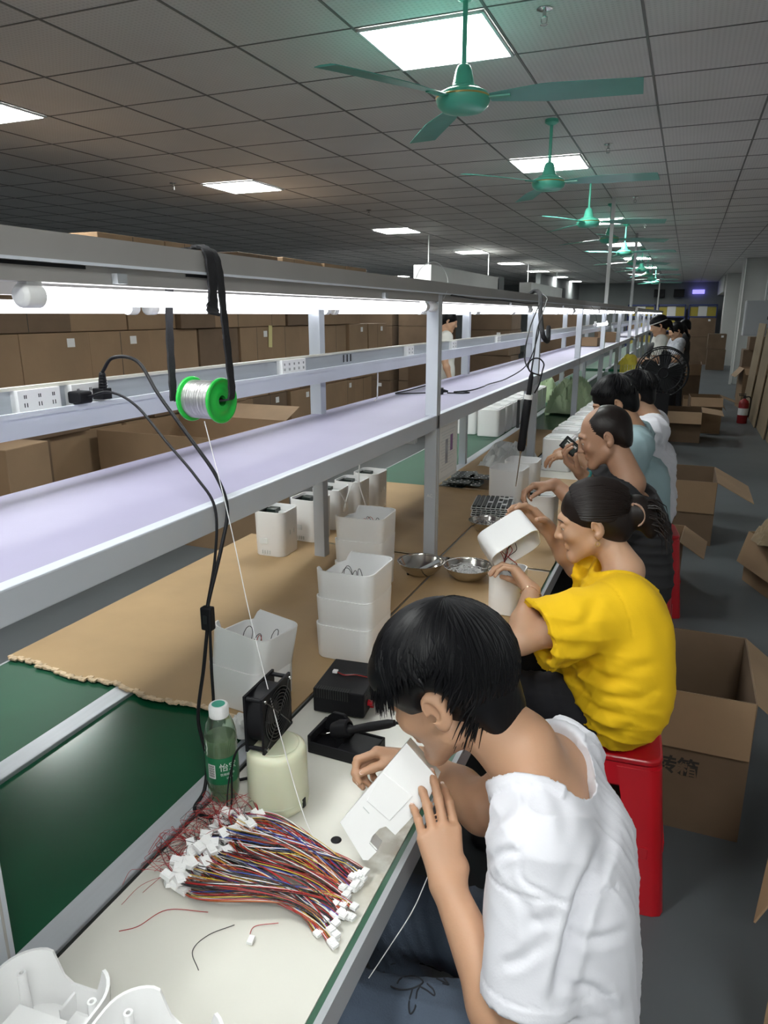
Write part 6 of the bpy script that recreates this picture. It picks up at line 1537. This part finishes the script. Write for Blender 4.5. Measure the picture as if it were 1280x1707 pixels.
# ================================================================== TWO MEN BEHIND HIM
def simple_seated(label, x, y, head, hf, hu, mt, skin, knots, hairmt='hair', h=.006, inf=.02, hairfn=None, wide=1.0, lean=.10, armz=.86):
    nb = head+V(.085, -.01, -.105)
    J = dict(pel=(x, y, .585), waist=(x-.005, y, .69), chest=(x-.02, y, .85), neck=nb, head=head, shL=nb+V(.035, -.175, -.075), shR=nb+V(.02, .175, -.075), f=(-1, 0, 0), hf=hf, hu=hu, w=wide,
             elL=nb+V(-.03, -.21, -.30), elR=nb+V(-.03, .2, -.30), wrL=nb+V(-.23, -.12, -.13), wrR=nb+V(-.23, .10, -.13),
             knL=(x-.42, y-.1, .545), anL=(x-.33, y-.1, .1), knR=(x-.42, y+.12, .545), anR=(x-.33, y+.12, .1))
    t = person(label, loc=(x, y, 0))
    hs = [(J['wrL'], (-1, 0, -.1), (0, .2, -1), (0, 1, 0), [25]*4), (J['wrR'], (-1, 0, -.1), (0, 0, -1), (0, -1, 0), [25]*4)]
    o, H = body(t, J, h, skin, hs)
    shirt(t, J, .009, inf, mt, .70, neck_r=.072, neck_c=nb+V(.012, 0, -.012), neck_tilt=(-.3, 0, .95), hem=((0, 0, .5), (0, 0, -1)), fold=folds([((.2, .3, .9), .09, .004, .03, 22), ((.7, .3, .3), .12, .004, .03, 5)]), sl_r=(.075, .088))
    trousers(t, J, 'dark', .014, False); shoes(t, J)
    hc = head; LL = lambda a_, b_, c_: hc+H@V(a_, b_, c_)
    s = SDF(hc-.16, hc+.17, .0045); s.ell(LL(0, -.014, .036), (.084, .106, .094), H, .01); s.ell(LL(0, -.066, -.018), (.068, .040, .062), H, .02)
    s.ell(LL(0, .098, -.062), (.10, .058, .098), H, .010, 'sub'); s.ell(LL(0, -.02, -.115), (.12, .10, .045), H, .01, 'sub')
    for sx in (-1, 1): s.ell(LL(sx*.088, .016, -.052), (.032, .048, .050), H, .008, 'sub')
    P, Q = s.mesh(); np_mesh('hair_core', P, Q, hairmt, t)
    kid(locks(hc, H, (.086, .109, .096), (0, -.014, .035), (0, -.35, .9), 420, lambda p: 1.45-.08*math.cos(2*p), lambda p: .012, .0042, int(y*10), jit=.25), 'hair_locks', t)
    return t, J
p4, J4 = simple_seated('seated man with black hair in a pale blue shirt, behind the man in black', -.10, 3.58, at(1025, 672, 3.42), (-.90, -.1, -.42), (-.4, 0, .9), 'blue', 'skin', None)
p5, J5 = simple_seated('seated man with short black hair in a white T-shirt, farthest of the seated row', -.08, 4.14, at(1058, 658, 3.95), (-.95, -.05, -.3), (-.3, 0, .95), 'tee', 'skin2', None)

# ================================================================== STANDING PEOPLE FURTHER OFF
def standing(label, x, y, face, shirt_mt, hgt=1.62, legs='dark', hair='hair', arms='front', h=.011, cap=None, apron=None, longhair=False, skin='skin2'):
    f = V(math.cos(R(face)), math.sin(R(face)), 0); sd = np.cross(f, V(0, 0, 1)); L_ = -sd; o = V(x, y, 0); k = hgt/1.70
    A = lambda fx, sx, z: o+f*fx*k+L_*sx*k+V(0, 0, z*k)
    J = dict(pel=A(0, 0, .95), waist=A(0, 0, 1.08), chest=A(.01, 0, 1.27), neck=A(-.005, 0, 1.44), head=A(.03, 0, 1.58), shL=A(0, .17, 1.39), shR=A(0, -.17, 1.39), f=tuple(f), hf=f*.93-V(0, 0, .36), hu=f*.36+V(0, 0, .93), w=.95*k)
    if arms == 'front': J.update(elL=A(.06, .22, 1.13), elR=A(.06, -.22, 1.13), wrL=A(.29, .10, 1.12), wrR=A(.29, -.10, 1.12))
    else: J.update(elL=A(-.02, .24, 1.13), elR=A(-.02, -.24, 1.13), wrL=A(.05, .26, .90), wrR=A(.05, -.26, .90))
    J.update(knL=A(.02, .10, .50), anL=A(0, .11, .10), knR=A(.02, -.10, .50), anR=A(0, -.11, .10))
    t = person(label, loc=(x, y, 0)); hd = f if arms == 'front' else V(0, 0, -1)
    hs = [(J['wrL'], hd, -L_ if arms != 'front' else V(0, 0, -1), f if arms != 'front' else -L_, [20]*4), (J['wrR'], hd, L_ if arms != 'front' else V(0, 0, -1), f if arms != 'front' else L_, [20]*4)]
    _, H = body(t, J, h*.75, skin, hs, face=False, headk=.97)
    shirt(t, J, h, .016, shirt_mt, .75, neck_r=.066, hem=((0, 0, .88*k), (0, 0, -1)), sl_r=(.064, .072), name='shirt')
    # standing legs
    s = SDF(*bb([J['pel'], J['anL'], J['anR']], .17), h); s.cap(A(0, -.07, .95), A(0, .07, .95), .10*k, None, .03)
    for q in (1, -1): s.cap(A(0, .085*q, .9), A(.02, .10*q, .5), .082*k, .06*k, .02); s.cap(A(.02, .10*q, .5), A(0, .11*q, .07), .06*k, .052*k, .02)
    P, Q = s.mesh(); np_mesh('trousers', P, Q, legs, t); shoes(t, J)
    hc = J['head']; LL = lambda a_, b_, c_: hc+H@V(a_, b_, c_)
    s = SDF(hc-.2, hc+.18, .007); s.ell(LL(0, -.016, .034), (.082, .102, .091), H, .01); s.ell(LL(0, -.062, -.02), (.068, .042, .062), H, .02)
    s.ell(LL(0, .098, -.062), (.10, .058, .098), H, .010, 'sub')
    if longhair: s.ell(LL(0, -.125, -.02), (.03, .03, .05), H, .02); s.cap(LL(0, -.13, -.03), LL(0, -.14, -.14), .028, .012, .01)
    P, Q = s.mesh(); np_mesh('hair', P, Q, hair, t)
    if cap:
        s = SDF(hc-.2, hc+.2, .006); s.ell(LL(0, -.01, .05), (.088, .106, .082), H, .01); s.plane(LL(0, 0, .035), H@V(0, .1, -1)); P, Q = s.mesh(); c_ = np_mesh('cap', P, Q, 'black', t)
        a = MB(); a.tube([Vector(LL(.0865*math.cos(q), -.01+.105*math.sin(q), .040)) for q in np.linspace(0, 6.28, 30)], .006, 'label', 6); kid(a, 'cap_band', t)
    if apron:
        s = SDF(*bb([J['pel'], J['chest'], J['shL'], J['shR']], .25), h); 
        s.cap(A(.035, -.07, 1.28), A(.035, .07, 1.28), .096*k, None, .03); s.cap(A(.035, -.08, 1.0), A(.035, .08, 1.0), .108*k, None, .03); s.cap(A(.035, 0, 1.02), A(.04, 0, 1.25), .10*k, None, .05); s.cap(A(.04, -.07, .72), A(.04, .07, .72), .09*k, None, .06); s.cap(A(.04, 0, .72), A(.04, 0, 1.0), .11*k, None, .06)
        P, Q = s.mesh(); np_mesh('apron', P, Q, apron, t)
    return t, J
s6, J6 = standing('standing woman in a dark cap, white shirt and black apron working at the far bench', -.30, 9.75, 190, 'shirtfar', 1.60, cap=True, apron='teeblack', longhair=True)
crumple('yellow_cloth', (-.63, 9.62, 1.02), .11, .13, .12, 77, 'apron', 'bright yellow cloth in the hands of the standing woman with the dark cap', 'cloth')
a = MB(); 
for k in range(7): a.box((-.72+.03*k, 9.45, .62), (-.695+.03*k, 9.47+.02*(k % 2), 1.02), 'apron')
tag(a.build('hanging_cloth'), 'yellow cloth hanging down from the bench edge in front of the standing woman', 'cloth')
standing('standing worker in a grey checked shirt behind the woman with the dark cap', -.12, 11.4, 200, 'greyfar', 1.50, longhair=True)
standing('standing worker in a black top at the end of the bench line', -.02, 13.6, 185, 'teeblack', 1.52)
standing('man in a pale pink shirt standing in the hall behind the rear posts', -2.62, 8.35, 20, 'shirtfar', 1.66, arms='down')
standing('distant person in a white shirt at the far white table', -5.55, 14.4, 70, 'shirtfar', 1.55)
